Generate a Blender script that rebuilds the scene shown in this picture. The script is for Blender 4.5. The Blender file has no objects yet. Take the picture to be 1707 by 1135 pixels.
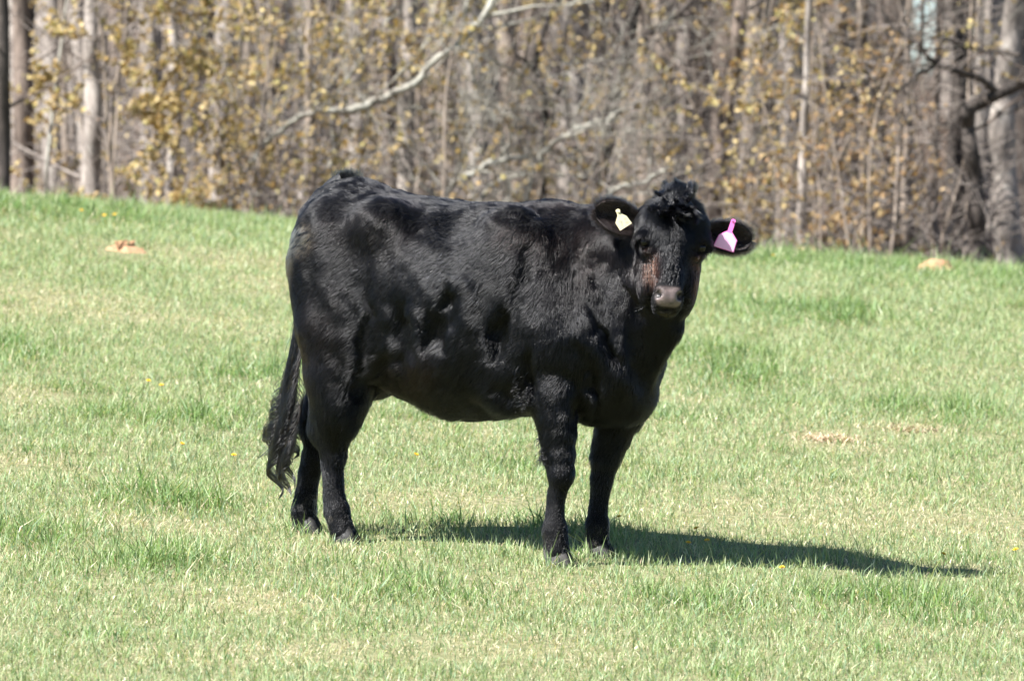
import bpy, math, random
import numpy as np
from mathutils import Vector, Matrix

R = math.radians
SC = bpy.context.scene
COL = SC.collection

# ---------------------------------------------------------------- camera
CAMZ = 1.75
FPX = 200.0 / 23.5 * 1707.0            # focal length in photograph pixels
cam_data = bpy.data.cameras.new('camera')
cam_data.lens = 200.0
cam_data.sensor_width = 23.5
cam_data.clip_start = 0.5
cam_data.clip_end = 3000.0
cam_data.dof.use_dof = True
cam_data.dof.focus_distance = 29.75
cam_data.dof.aperture_fstop = 4.9
cam = bpy.data.objects.new('camera', cam_data)
COL.objects.link(cam)
cam.location = (0.0, 0.0, CAMZ)
cam.rotation_euler = (R(90), 0, 0)
SC.camera = cam

# ---------------------------------------------------------------- sky, sun, exposure
SUN_AZ, SUN_EL = R(30), R(48)          # from the left, 40 degrees round to the camera's side
SUN = Vector((-math.cos(SUN_AZ) * math.cos(SUN_EL), -math.sin(SUN_AZ) * math.cos(SUN_EL), math.sin(SUN_EL)))
world = bpy.data.worlds.new('World')
SC.world = world
world.use_nodes = True
wn = world.node_tree
wn.nodes.clear()
sky = wn.nodes.new('ShaderNodeTexSky')
sky.sky_type = 'NISHITA'
sky.sun_disc = False
sky.dust_density = 0.2
sky.altitude = 1500
sky.ozone_density = 2.5
sky.sun_elevation = SUN_EL
sky.sun_rotation = math.atan2(SUN.x, SUN.y)
bg = wn.nodes.new('ShaderNodeBackground')
bg.inputs['Strength'].default_value = 0.05
wo = wn.nodes.new('ShaderNodeOutputWorld')
wn.links.new(sky.outputs[0], bg.inputs[0])
wn.links.new(bg.outputs[0], wo.inputs[0])
sun_data = bpy.data.lights.new('sun', 'SUN')
sun_data.energy = 5.0
sun_data.angle = R(0.53)
sun_data.color = (1.0, 0.975, 0.94)
sun = bpy.data.objects.new('sun', sun_data)
COL.objects.link(sun)
sun.rotation_euler = SUN.to_track_quat('Z', 'Y').to_euler()
sun.location = (-30, 0, 40)
SC.view_settings.view_transform = 'Standard'
SC.view_settings.look = 'None'
SC.view_settings.gamma = 1.0
SC.view_settings.use_curve_mapping = False
SC.view_settings.exposure = 1.7
SC.render.engine = 'CYCLES'
SC.cycles.max_bounces = 6
SC.cycles.diffuse_bounces = 3
SC.cycles.glossy_bounces = 2
SC.cycles.transmission_bounces = 4
SC.cycles.transparent_max_bounces = 8
SC.cycles.use_denoising = True

# ================================================================ helpers
def smooth(a, b, x):
    t = np.clip((np.asarray(x, dtype=float) - a) / (b - a), 0, 1)
    return t * t * (3 - 2 * t)

def _hash(ix, iy, iz, seed):
    n = (ix * 374761393 + iy * 668265263 + iz * 2147483647 + seed * 1274126177) & 0xFFFFFFFF
    n = ((n ^ (n >> 13)) * 1274126177) & 0xFFFFFFFF
    n = (n ^ (n >> 16)) & 0xFFFF
    return n / 65535.0

def vnoise(p, seed=0):
    """value noise 0..1 of an (n,3) array"""
    p = np.asarray(p, dtype=float)
    i = np.floor(p).astype(np.int64)
    f = p - i
    f = f * f * (3 - 2 * f)
    out = 0
    for dx in (0, 1):
        wx = f[:, 0] if dx else 1 - f[:, 0]
        for dy in (0, 1):
            wy = f[:, 1] if dy else 1 - f[:, 1]
            for dz in (0, 1):
                wz = f[:, 2] if dz else 1 - f[:, 2]
                out = out + wx * wy * wz * _hash(i[:, 0] + dx, i[:, 1] + dy, i[:, 2] + dz, seed)
    return out

def noise2(x, y, s, seed=0):
    p = np.stack([np.ravel(x) * s, np.ravel(y) * s, np.full(np.size(x), 0.37)], 1)
    return vnoise(p, seed).reshape(np.shape(x))

def norm(v):
    return v / np.maximum(np.linalg.norm(v, axis=-1, keepdims=True), 1e-9)

def mesh_np(name, verts, faces, smooth_shade=True, mat=None):
    """verts (n,3), faces (m,k) with k = 3 or 4"""
    me = bpy.data.meshes.new(name)
    verts = np.ascontiguousarray(verts, dtype=np.float32)
    faces = np.ascontiguousarray(faces, dtype=np.int32)
    m, k = faces.shape
    me.vertices.add(len(verts)); me.vertices.foreach_set('co', verts.ravel())
    me.loops.add(m * k); me.loops.foreach_set('vertex_index', faces.ravel())
    me.polygons.add(m)
    me.polygons.foreach_set('loop_start', np.arange(0, m * k, k, dtype=np.int32))
    me.polygons.foreach_set('use_smooth', np.full(m, smooth_shade, dtype=bool))
    me.update(calc_edges=True)
    if mat: me.materials.append(mat)
    return me

def color_attr(me, cols, name='col'):
    a = me.attributes.new(name, 'FLOAT_COLOR', 'POINT')
    c = np.ones((len(cols), 4), dtype=np.float32); c[:, :3] = cols
    a.data.foreach_set('color', c.ravel())

def link(name, data, parent=None, label=None, cat=None, group=None, kind=None, loc=None):
    o = bpy.data.objects.new(name, data)
    COL.objects.link(o)
    if parent is not None: o.parent = parent
    if loc is not None: o.location = loc
    if label: o['label'] = label
    if cat: o['category'] = cat
    if group: o['group'] = group
    if kind: o['kind'] = kind
    return o

class MB:
    """collects quads with an optional colour per vertex"""
    def __init__(self): self.v, self.f, self.c, self.n = [], [], [], 0
    def add(self, v, f, c=None):
        v = np.asarray(v, float); f = np.asarray(f, int)
        self.v.append(v); self.f.append(f + self.n)
        if c is not None: self.c.append(np.broadcast_to(c, (len(v), 3)))
        self.n += len(v)
    def tube(self, pts, rad, sides=5, c=None, cap=False):
        pts = np.asarray(pts, float); rad = np.asarray(rad, float); n = len(pts)
        t = norm(np.gradient(pts, axis=0))
        ref = np.array([0.31, 0.95, 0.05]) if abs(t[0, 2]) > 0.6 else np.array([0.0, 0.1, 1.0])
        u = norm(np.cross(t, ref)); w = np.cross(t, u)
        a = np.linspace(0, 2 * np.pi, sides, endpoint=False)
        v = pts[:, None] + rad[:, None, None] * (np.cos(a)[None, :, None] * u[:, None] + np.sin(a)[None, :, None] * w[:, None])
        v = v.reshape(-1, 3)
        i = np.arange(n - 1)[:, None] * sides; j = np.arange(sides)[None]; k = (j + 1) % sides
        f = np.stack([i + j, i + k, i + k + sides, i + j + sides], -1).reshape(-1, 4)
        self.add(v, f, c)
    def mesh(self, name, mat, smooth_shade=True):
        me = mesh_np(name, np.concatenate(self.v), np.concatenate(self.f), smooth_shade, mat)
        if self.c: color_attr(me, np.concatenate(self.c))
        return me

# ---------------------------------------------------------------- materials
def mat_new(name):
    m = bpy.data.materials.new(name); m.use_nodes = True
    nt = m.node_tree; nt.nodes.clear()
    out = nt.nodes.new('ShaderNodeOutputMaterial')
    b = nt.nodes.new('ShaderNodeBsdfPrincipled')
    nt.links.new(b.outputs[0], out.inputs[0])
    return m, nt, b, out

def node(nt, t, **kw):
    n = nt.nodes.new(t)
    for k, v in kw.items():
        if k in n.inputs.keys(): n.inputs[k].default_value = v
        else: setattr(n, k, v)
    return n

def ramp(nt, fac, stops):
    r = nt.nodes.new('ShaderNodeValToRGB')
    e = r.color_ramp.elements
    while len(e) < len(stops): e.new(0.5)
    for el, (p, c) in zip(e, stops):
        el.position = p; el.color = (*c, 1)
    nt.links.new(fac, r.inputs[0])
    return r.outputs[0]

def mixc(nt, fac, a, b, mode='MIX'):
    m = nt.nodes.new('ShaderNodeMix'); m.data_type = 'RGBA'; m.blend_type = mode
    for sock, val in ((m.inputs[0], fac), (m.inputs[6], a), (m.inputs[7], b)):
        if hasattr(val, 'links'): nt.links.new(val, sock)
        elif isinstance(val, (int, float)): sock.default_value = val
        else: sock.default_value = (*val, 1)
    return m.outputs[2]

def simple_mat(name, color, rough=0.6, spec=0.5, noise=None, var=0.25):
    m, nt, b, _ = mat_new(name)
    b.inputs['Roughness'].default_value = rough
    b.inputs['Specular IOR Level'].default_value = spec
    if noise:
        tc = node(nt, 'ShaderNodeTexCoord')
        nz = node(nt, 'ShaderNodeTexNoise', Scale=noise, Detail=5.0)
        nt.links.new(tc.outputs['Object'], nz.inputs['Vector'])
        c = ramp(nt, nz.outputs[0], [(0.3, [x * (1 - var) for x in color]), (0.7, [min(1, x * (1 + var)) for x in color])])
        nt.links.new(c, b.inputs['Base Color'])
        bp = node(nt, 'ShaderNodeBump', Strength=0.4, Distance=0.005)
        nt.links.new(nz.outputs[0], bp.inputs['Height']); nt.links.new(bp.outputs[0], b.inputs['Normal'])
    else:
        b.inputs['Base Color'].default_value = (*color, 1)
    return m

def leafy_mat(name, rough=0.5, trans=0.35, tint=(1.0, 1.0, 0.6)):
    m, nt, b, out = mat_new(name)
    at = node(nt, 'ShaderNodeAttribute', attribute_name='col')
    nt.links.new(at.outputs['Color'], b.inputs['Base Color'])
    b.inputs['Roughness'].default_value = rough
    b.inputs['Specular IOR Level'].default_value = 0.35
    tr = node(nt, 'ShaderNodeBsdfTranslucent')
    nt.links.new(mixc(nt, 1.0, at.outputs['Color'], tint, 'MULTIPLY'), tr.inputs[0])
    mx = node(nt, 'ShaderNodeMixShader'); mx.inputs[0].default_value = trans
    nt.links.new(b.outputs[0], mx.inputs[1]); nt.links.new(tr.outputs[0], mx.inputs[2])
    nt.links.new(mx.outputs[0], out.inputs[0])
    return m

def bark_mat(name, dark, light, lichen=None, lich_amt=0.5, vscale=1.0):
    m, nt, b, _ = mat_new(name)
    tc = node(nt, 'ShaderNodeTexCoord')
    mp = node(nt, 'ShaderNodeMapping'); mp.inputs['Scale'].default_value = (28, 28, 5 * vscale)
    nt.links.new(tc.outputs['Object'], mp.inputs[0])
    n1 = node(nt, 'ShaderNodeTexNoise', Scale=1.0, Detail=6.0, Roughness=0.65)
    nt.links.new(mp.outputs[0], n1.inputs['Vector'])
    c = ramp(nt, n1.outputs[0], [(0.33, dark), (0.66, light)])
    if lichen:
        n2 = node(nt, 'ShaderNodeTexNoise', Scale=3.2, Detail=6.0, Roughness=0.7)
        nt.links.new(tc.outputs['Object'], n2.inputs['Vector'])
        f = ramp(nt, n2.outputs[0], [(1 - lich_amt - 0.06, (0, 0, 0)), (1 - lich_amt + 0.06, (1, 1, 1))])
        c = mixc(nt, f, c, lichen)
    nt.links.new(c, b.inputs['Base Color'])
    b.inputs['Roughness'].default_value = 0.85
    b.inputs['Specular IOR Level'].default_value = 0.25
    bp = node(nt, 'ShaderNodeBump', Strength=0.7, Distance=0.02)
    nt.links.new(n1.outputs[0], bp.inputs['Height']); nt.links.new(bp.outputs[0], b.inputs['Normal'])
    return m

# ================================================================ the lie of the land
_ys = np.arange(-200, 2001, 0.25)
_sl = (0.086 * smooth(13.5, 21.5, _ys) - 0.136 * np.clip((_ys - 42) / 9, 0, 1)
       + 0.05 * smooth(52, 58, _ys) + 0.07 * smooth(58, 70, _ys) - 0.07 * smooth(125, 170, _ys))
_zy = np.concatenate([[0], np.cumsum((_sl[1:] + _sl[:-1]) * 0.125)])
_zy = _zy - np.interp(30, _ys, _zy) - 0.728 + CAMZ

def ground(x, y):
    x = np.asarray(x, float); y = np.asarray(y, float)
    z = np.interp(y, _ys, _zy)
    field = 1 - smooth(60, 90, y)
    tilt = 0.045 + 0.022 * smooth(33, 46, y)
    z = z - tilt * field * 7 * np.tanh((x + 0.2) / 7)
    z = z + 0.03 * field * smooth(36, 45, y) * np.clip(-(x + 1.1), 0, 6) * (1 - smooth(5, 15, -x))
    wood = smooth(75, 125, y)
    z = z - wood * 1.3 * smooth(0.5, 7.5, x - 0.002 * (y - 100)) + wood * 1.2 * smooth(0, 12, -x)
    z = z + 0.022 * (noise2(x, y, 1.1, 3) - 0.5) + 0.012 * (noise2(x, y, 3.7, 4) - 0.5) + 0.25 * smooth(55, 75, y) * (noise2(x, y, 0.2, 5) - 0.5)
    return z

def gpix(px, py, y0=15.0):
    """where the line of sight through a photograph pixel meets the ground"""
    ys = np.arange(y0, 60, 0.02)
    d = CAMZ + (567.5 - py) / FPX * ys - ground((px - 853.5) / FPX * ys, ys)
    k = np.argmax(d < 0)
    y = ys[k]
    return np.array([(px - 853.5) / FPX * y, y, float(ground((px - 853.5) / FPX * y, y))])

def at(px, py, y):
    return np.array([(px - 853.5) / FPX * y, y, CAMZ + (567.5 - py) / FPX * y])

# patches of the pasture: (px, py, half width m, half depth m)
LUSH = [(300, 700, .42, .5), (270, 838, .32, .45), (255, 945, .28, .4), (430, 625, .25, .6), (1345, 525, .4, .7), (1190, 600, .3, .7),
        (870, 888, .25, .3), (1000, 890, .12, .3), (60, 352, .9, 1.0), (20, 590, .3, .6), (1300, 440, 1.0, .8), (1600, 462, 1.2, .8), (30, 900, .3, .5),
        (760, 880, .25, .25), (1240, 640, .25, .5), (928, 945, .10, .07), (1000, 930, .09, .07), (575, 902, .09, .07), (510, 892, .09, .07), (1560, 690, .3, .6), (700, 990, .3, .4), (1500, 1010, .35, .4), (1150, 1010, .3, .4)]
DRY = [(30, 668, .35, .5), (40, 778, .3, .4), (290, 882, .25, .25), (400, 1005, .3, .4), (220, 530, .9, .5), (430, 440, .7, .5), (1580, 870, .9, .7),
       (780, 845, .6, .5), (1385, 735, .25, .5), (1510, 720, .25, .4), (1230, 640, .2, .2), (1150, 670, .15, .2), (850, 1080, .4, .4), (60, 500, .6, .6), (1250, 860, .5, .6),
       (950, 985, .3, .3), (480, 480, .4, .6), (560, 1090, .3, .3)]
LUSHG = [(gpix(a, b), c, d) for a, b, c, d in LUSH]
DRYG = [(gpix(a, b), c, d) for a, b, c, d in DRY]

def patch(x, y, lst, wob=0.5):
    m = np.zeros(np.shape(x))
    w = 1 + wob * (noise2(x, y, 5.0, 21) - 0.5) * 2
    for p, a, b in lst:
        m = np.maximum(m, np.exp(-(((x - p[0]) / a) ** 2 + ((y - p[1]) / b) ** 2) * w * 1.2))
    return m

# ---------------------------------------------------------------- ground sheet
def build_ground():
    xs = np.concatenate([-np.geomspace(900, 6, 36), np.arange(-5.8, 5.81, 0.14), np.geomspace(6, 900, 36)])
    ys = np.concatenate([np.linspace(-150, 22, 70), np.arange(22.3, 62, 0.16), np.geomspace(62.3, 1800, 60)])
    X, Y = np.meshgrid(xs, ys)
    Z = ground(X, Y)
    nx, ny = len(xs), len(ys)
    V = np.stack([X, Y, Z], -1).reshape(-1, 3)
    i = (np.arange(ny - 1)[:, None] * nx + np.arange(nx - 1)[None]).ravel()
    F = np.stack([i, i + 1, i + 1 + nx, i + nx], 1)
    m, nt, b, _ = mat_new('ground_soil')
    geo = node(nt, 'ShaderNodeNewGeometry')
    n1 = node(nt, 'ShaderNodeTexNoise', Scale=1.3, Detail=8.0, Roughness=0.7)
    n2 = node(nt, 'ShaderNodeTexNoise', Scale=22.0, Detail=6.0, Roughness=0.7)
    for n in (n1, n2): nt.links.new(geo.outputs['Position'], n.inputs['Vector'])
    field = ramp(nt, n2.outputs[0], [(0.3, (0.10, 0.13, 0.05)), (0.5, (0.20, 0.20, 0.10)), (0.72, (0.36, 0.31, 0.20))])
    litter = ramp(nt, n2.outputs[0], [(0.3, (0.05, 0.035, 0.025)), (0.55, (0.14, 0.095, 0.065)), (0.75, (0.25, 0.18, 0.12))])
    sep = node(nt, 'ShaderNodeSeparateXYZ'); nt.links.new(geo.outputs['Position'], sep.inputs[0])
    ad = node(nt, 'ShaderNodeMath', operation='MULTIPLY_ADD'); nt.links.new(n1.outputs[0], ad.inputs[0]); ad.inputs[1].default_value = 2.5
    nt.links.new(sep.outputs['Y'], ad.inputs[2])
    mr = node(nt, 'ShaderNodeMapRange'); mr.inputs['From Min'].default_value = 50.6; mr.inputs['From Max'].default_value = 52.6
    nt.links.new(ad.outputs[0], mr.inputs['Value'])
    nt.links.new(mixc(nt, mr.outputs[0], field, litter), b.inputs['Base Color'])
    b.inputs['Roughness'].default_value = 0.9; b.inputs['Specular IOR Level'].default_value = 0.2
    bp = node(nt, 'ShaderNodeBump', Strength=0.8, Distance=0.03)
    nt.links.new(n2.outputs[0], bp.inputs['Height']); nt.links.new(bp.outputs[0], b.inputs['Normal'])
    link('ground', mesh_np('ground', V, F, True, m), kind='structure')
build_ground()

# ---------------------------------------------------------------- pasture grass: every blade real
MOUND_A, MOUND_B = gpix(208, 418), gpix(1563, 455)
def build_grass():
    rng = np.random.default_rng(11)
    N = 1180000
    y = 24.6 + (48.6 - 24.6) * rng.random(N) ** 1.12
    hw = 0.0588 * y + 0.9
    x = (rng.random(N) * 2 - 1) * hw
    keep = rng.random(N) < hw / hw.max()
    # tufty distribution
    tuft = noise2(x, y, 9.0, 31); big = noise2(x, y, 1.6, 32); mid = noise2(x, y, 3.6, 33)
    keep &= rng.random(N) < 0.35 + 0.95 * tuft
    x, y, tuft, big, mid = (q[keep] for q in (x, y, tuft, big, mid))
    lush = patch(x, y, LUSHG); dry = patch(x, y, DRYG) * (1 - lush)
    lush = np.clip(lush * (0.1 + 1.5 * tuft) * (.5 + mid) * .85 + .5 * smooth(.66, .82, noise2(x, y, 4.5, 36)) * smooth(.35, .6, big), 0, 1)
    dryn = np.clip(dry * 0.95 + 0.55 * smooth(0.5, 0.85, 0.6 * big + 0.4 * mid), 0, 1) * (1 - 0.8 * lush)
    n = len(x)
    kill = rng.random(n) < 0.45 * dry
    for mp, mw in ((MOUND_A, .12), (MOUND_B, .15)):                # the clay lies on the turf
        kill |= (np.abs(x - mp[0]) < mw * (.7 + .5 * tuft)) & (y > mp[1] - .55) & (y < mp[1] + .08) & (rng.random(n) < .9)
    x, y, tuft, big, mid, lush, dry, dryn = (q[~kill] for q in (x, y, tuft, big, mid, lush, dry, dryn))
    n = len(x)
    z = ground(x, y) - 0.004
    straw = rng.random(n) < 0.25 + 0.55 * dryn
    h = (0.022 + 0.038 * rng.random(n) ** 1.5) * (0.6 + 0.8 * tuft)
    h = h * (1 + 0.8 * lush) + 0.014 * lush
    tall = rng.random(n) < 0.012 + 0.05 * lush
    h = np.where(tall, h * 1.5 + 0.025, h)
    h = np.where(straw, h * (0.75), h)
    h *= 1 + 0.3 * smooth(44.5, 47.5, y)                       # longer, ungrazed along the crest
    w = (0.0022 + 0.0024 * rng.random(n)) * (1 + 0.35 * lush) * (1 + 0.3 * smooth(38, 46, y))
    yaw = rng.random(n) * 2 * np.pi
    lean = np.where(straw, 0.5 + 1.2 * rng.random(n), 0.12 + 1.05 * rng.random(n))
    lean_dir = rng.random(n) * 2 * np.pi + 0.8 * (noise2(x, y, 7, 35) - .5)
    wd = np.stack([np.cos(yaw), np.sin(yaw), np.zeros(n)], 1)
    ld = np.stack([np.cos(lean_dir), np.sin(lean_dir), np.zeros(n)], 1)
    up = np.array([0, 0, 1.0])
    base = np.stack([x, y, z], 1)
    s1, c1 = np.sin(lean * .45)[:, None], np.cos(lean * .45)[:, None]
    s2, c2 = np.sin(lean * 1.25)[:, None], np.cos(np.minimum(lean * 1.25, 1.62))[:, None]
    midp = base + h[:, None] * 0.42 * (ld * s1 + up * c1)
    tip = midp + h[:, None] * 0.62 * (ld * s2 + up * c2)
    hwid = (w / 2)[:, None]
    V = np.stack([base, midp - wd * hwid, midp + wd * hwid, tip], 1).reshape(-1, 3)
    k = np.arange(n)[:, None] * 4
    T = np.stack([k + 0, k + 2, k + 1, k + 1, k + 2, k + 3], -1).reshape(-1, 3)
    greens = np.array([[.235, .335, .135], [.32, .40, .19], [.17, .28, .10], [.41, .46, .27], [.22, .345, .20]])
    straws = np.array([[.58, .49, .33], [.68, .61, .45], [.47, .36, .24], [.56, .52, .31]])
    lushc = np.array([[.13, .25, .06], [.18, .31, .08], [.14, .25, .10]])
    g = greens[rng.integers(0, 5, n)]
    c = np.where(straw[:, None], straws[rng.integers(0, 4, n)], g)
    ml = (rng.random(n) < lush * 1.1) & ~straw
    c = np.where(ml[:, None], lushc[rng.integers(0, 3, n)], c)
    c = c * .86 + .14 * c.mean(1, keepdims=True) * np.array([1.12, 1.08, .8])
    c = c * (0.7 + 0.6 * rng.random(n))[:, None]
    cv = np.repeat(c, 4, 0)
    cv[3::4] = cv[3::4] * 0.7 + np.array([.44, .44, .26]) * 0.3        # paler tips
    me = mesh_np('grass', V, T, False, leafy_mat('grass_blade', 0.45, 0.38, (1.0, 1.05, 0.55)))
    color_attr(me, cv)
    link('grass', me, label='short grazed spring grass of the sloping pasture', cat='grass', kind='stuff')
build_grass()


# ================================================================ the cow
HEAD_A = R(30)
OX, OY = -0.21, 30.08
OZ = float(ground(OX, OY))
CA, SA = math.cos(HEAD_A), math.sin(HEAD_A)
FWD = np.array([CA, -SA, 0.0]); LAT = np.array([SA, CA, 0.0])
ORG = np.array([OX, OY, OZ])

def L(px, py, lat):
    """cow coordinates (forward, to its left, up) of the point seen at a pixel on the plane `lat` beside its spine"""
    d = np.array([(px - 853.5) / FPX, 1.0, (567.5 - py) / FPX]); c = np.array([0, 0, CAMZ])
    t = (lat - np.dot(c - ORG, LAT)) / np.dot(d, LAT)
    p = c + t * d - ORG
    return np.array([np.dot(p, FWD), lat, p[2]])

def to_world(p):
    p = np.asarray(p, float)
    return ORG + p[..., 0:1] * FWD + p[..., 1:2] * LAT + p[..., 2:3] * np.array([0, 0, 1.0])

def to_px(p):
    w = to_world(p)
    return 853.5 + FPX * w[..., 0] / w[..., 1], 567.5 - FPX * (w[..., 2] - CAMZ) / w[..., 1]

def dir_local(d):
    d = np.asarray(d, float)
    return np.array([np.dot(d, FWD), np.dot(d, LAT), d[2]])

def gz(x, lat):
    w = to_world(np.array([x, lat, 0.0]))
    return float(ground(w[0], w[1])) - OZ

# head frame: u to the picture's right, v down the nose, w out of the face
HC = L(1125, 395, -0.19)
_v = norm(np.array([-0.055, -0.36, -0.90])); _u = norm(np.array([1.0, 0.10, -0.09])); _u = norm(_u - _v * np.dot(_u, _v)); _w = np.cross(_u, _v)
if _w[1] > 0: _w = -_w
HU, HV, HW = dir_local(_u), dir_local(_v), dir_local(_w)
def H(u, v, w): return HC + u * HU + v * HV + w * HW
HM = np.stack([HU, HV, HW])            # rows: head axes in cow coordinates

class Field:
    def __init__(s, lo, hi, h):
        s.lo, s.h = np.array(lo, float), h
        s.n = np.ceil((np.array(hi) - s.lo) / h).astype(int) + 1
        s.f = np.full(s.n, 0.6, dtype=np.float32)
    def box(s, lo, hi):
        a = np.clip(np.floor((np.array(lo) - s.lo) / s.h).astype(int), 0, s.n - 1)
        b = np.clip(np.ceil((np.array(hi) - s.lo) / s.h).astype(int) + 1, 1, s.n)
        ax = [(s.lo[i] + s.h * np.arange(a[i], b[i])).astype(np.float32) for i in range(3)]
        g = np.meshgrid(*ax, indexing='ij')
        return tuple(slice(a[i], b[i]) for i in range(3)), g
    def union(s, sl, d, k):
        a = s.f[sl]
        hh = np.clip(0.5 + 0.5 * (a - d) / k, 0, 1)
        s.f[sl] = a + (d - a) * hh - k * hh * (1 - hh)
    def carve(s, sl, d, k):
        a = s.f[sl]
        hh = np.clip(0.5 - 0.5 * (a + d) / k, 0, 1)
        s.f[sl] = a + (-d - a) * hh + k * hh * (1 - hh)
    def cone(s, a, b, ra, rb, k=0.05, sy=1.0):
        a, b = np.array(a, float), np.array(b, float)
        m = max(ra, rb) * max(1, sy) + k + 0.03
        sl, g = s.box(np.minimum(a, b) - m, np.maximum(a, b) + m)
        ab = b - a; L2 = ab @ ab
        p = [g[i] - a[i] for i in range(3)]
        t = np.clip((p[0] * ab[0] + p[1] * ab[1] + p[2] * ab[2]) / L2, 0, 1)
        q = [p[i] - t * ab[i] for i in range(3)]
        d = np.sqrt(q[0] ** 2 + (q[1] / sy) ** 2 + q[2] ** 2) - (ra + (rb - ra) * t)
        s.union(sl, d, k)
    def ell(s, c, r, k=0.05, M=None, carve=False):
        c, r = np.array(c, float), np.array(r, float)
        m = r.max() + k + 0.03
        sl, g = s.box(c - m, c + m)
        p = [g[i] - c[i] for i in range(3)]
        if M is not None: p = [sum(M[j, i] * p[i] for i in range(3)) for j in range(3)]
        k0 = np.sqrt(sum((p[i] / r[i]) ** 2 for i in range(3)))
        k1 = np.sqrt(sum((p[i] / r[i] ** 2) ** 2 for i in range(3)))
        d = k0 * (k0 - 1) / np.maximum(k1, 1e-6)
        (s.carve if carve else s.union)(sl, d.astype(np.float32), k)

def surface_nets(f, lo, h):
    n = np.array(f.shape)
    inside = f < 0
    cnt = np.zeros(n - 1, np.int16)
    for dx in (0, 1):
        for dy in (0, 1):
            for dz in (0, 1):
                cnt += inside[dx:n[0] - 1 + dx, dy:n[1] - 1 + dy, dz:n[2] - 1 + dz]
    act = (cnt > 0) & (cnt < 8)
    idx = np.full(n - 1, -1, np.int64)
    ci = np.argwhere(act)
    idx[act] = np.arange(len(ci))
    acc = np.zeros((len(ci), 3)); num = np.zeros(len(ci))
    corners = [(a, b, c) for a in (0, 1) for b in (0, 1) for c in (0, 1)]
    val = {c: f[ci[:, 0] + c[0], ci[:, 1] + c[1], ci[:, 2] + c[2]] for c in corners}
    for a in corners:
        for ax in range(3):
            if a[ax]: continue
            b = list(a); b[ax] = 1; b = tuple(b)
            va, vb = val[a], val[b]
            cr = (va < 0) != (vb < 0)
            t = va / np.where(cr, va - vb, 1)
            p = np.array(a, float)[None] + t[:, None] * (np.array(b) - np.array(a))[None]
            acc[cr] += p[cr]; num[cr] += 1
    V = lo + h * (ci + acc / num[:, None])
    quads = []
    for ax in range(3):
        o1, o2 = (ax + 1) % 3, (ax + 2) % 3
        s0 = [slice(1, -1)] * 3; s1 = [slice(1, -1)] * 3
        s0[ax] = slice(0, n[ax] - 1); s1[ax] = slice(1, n[ax])
        A, B = inside[tuple(s0)], inside[tuple(s1)]
        e = np.argwhere(A != B)
        flip = B[tuple(e.T)]
        base = e.copy(); base[:, o1] += 1; base[:, o2] += 1
        def cell(d1, d2):
            c = base.copy(); c[:, o1] -= d1; c[:, o2] -= d2
            return idx[c[:, 0], c[:, 1], c[:, 2]]
        q = np.stack([cell(0, 0), cell(1, 0), cell(1, 1), cell(0, 1)], 1)
        q[flip] = q[flip][:, ::-1]
        quads.append(q)
    Q = np.concatenate(quads)
    Q = Q[(Q >= 0).all(1)]
    return V, Q

def spl(xs, ys, x, soft=0.03):
    xs = np.array(xs); o = np.argsort(xs)
    g = np.linspace(xs.min() - .3, xs.max() + .3, 800)
    v = np.interp(g, xs[o], np.array(ys)[o])
    w = max(1, int(soft / (g[1] - g[0]))); ker = np.exp(-0.5 * (np.arange(-3 * w, 3 * w + 1) / w) ** 2); ker /= ker.sum()
    v = np.convolve(np.pad(v, 3 * w, mode='edge'), ker, 'valid')
    return np.interp(x, g, v)

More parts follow.
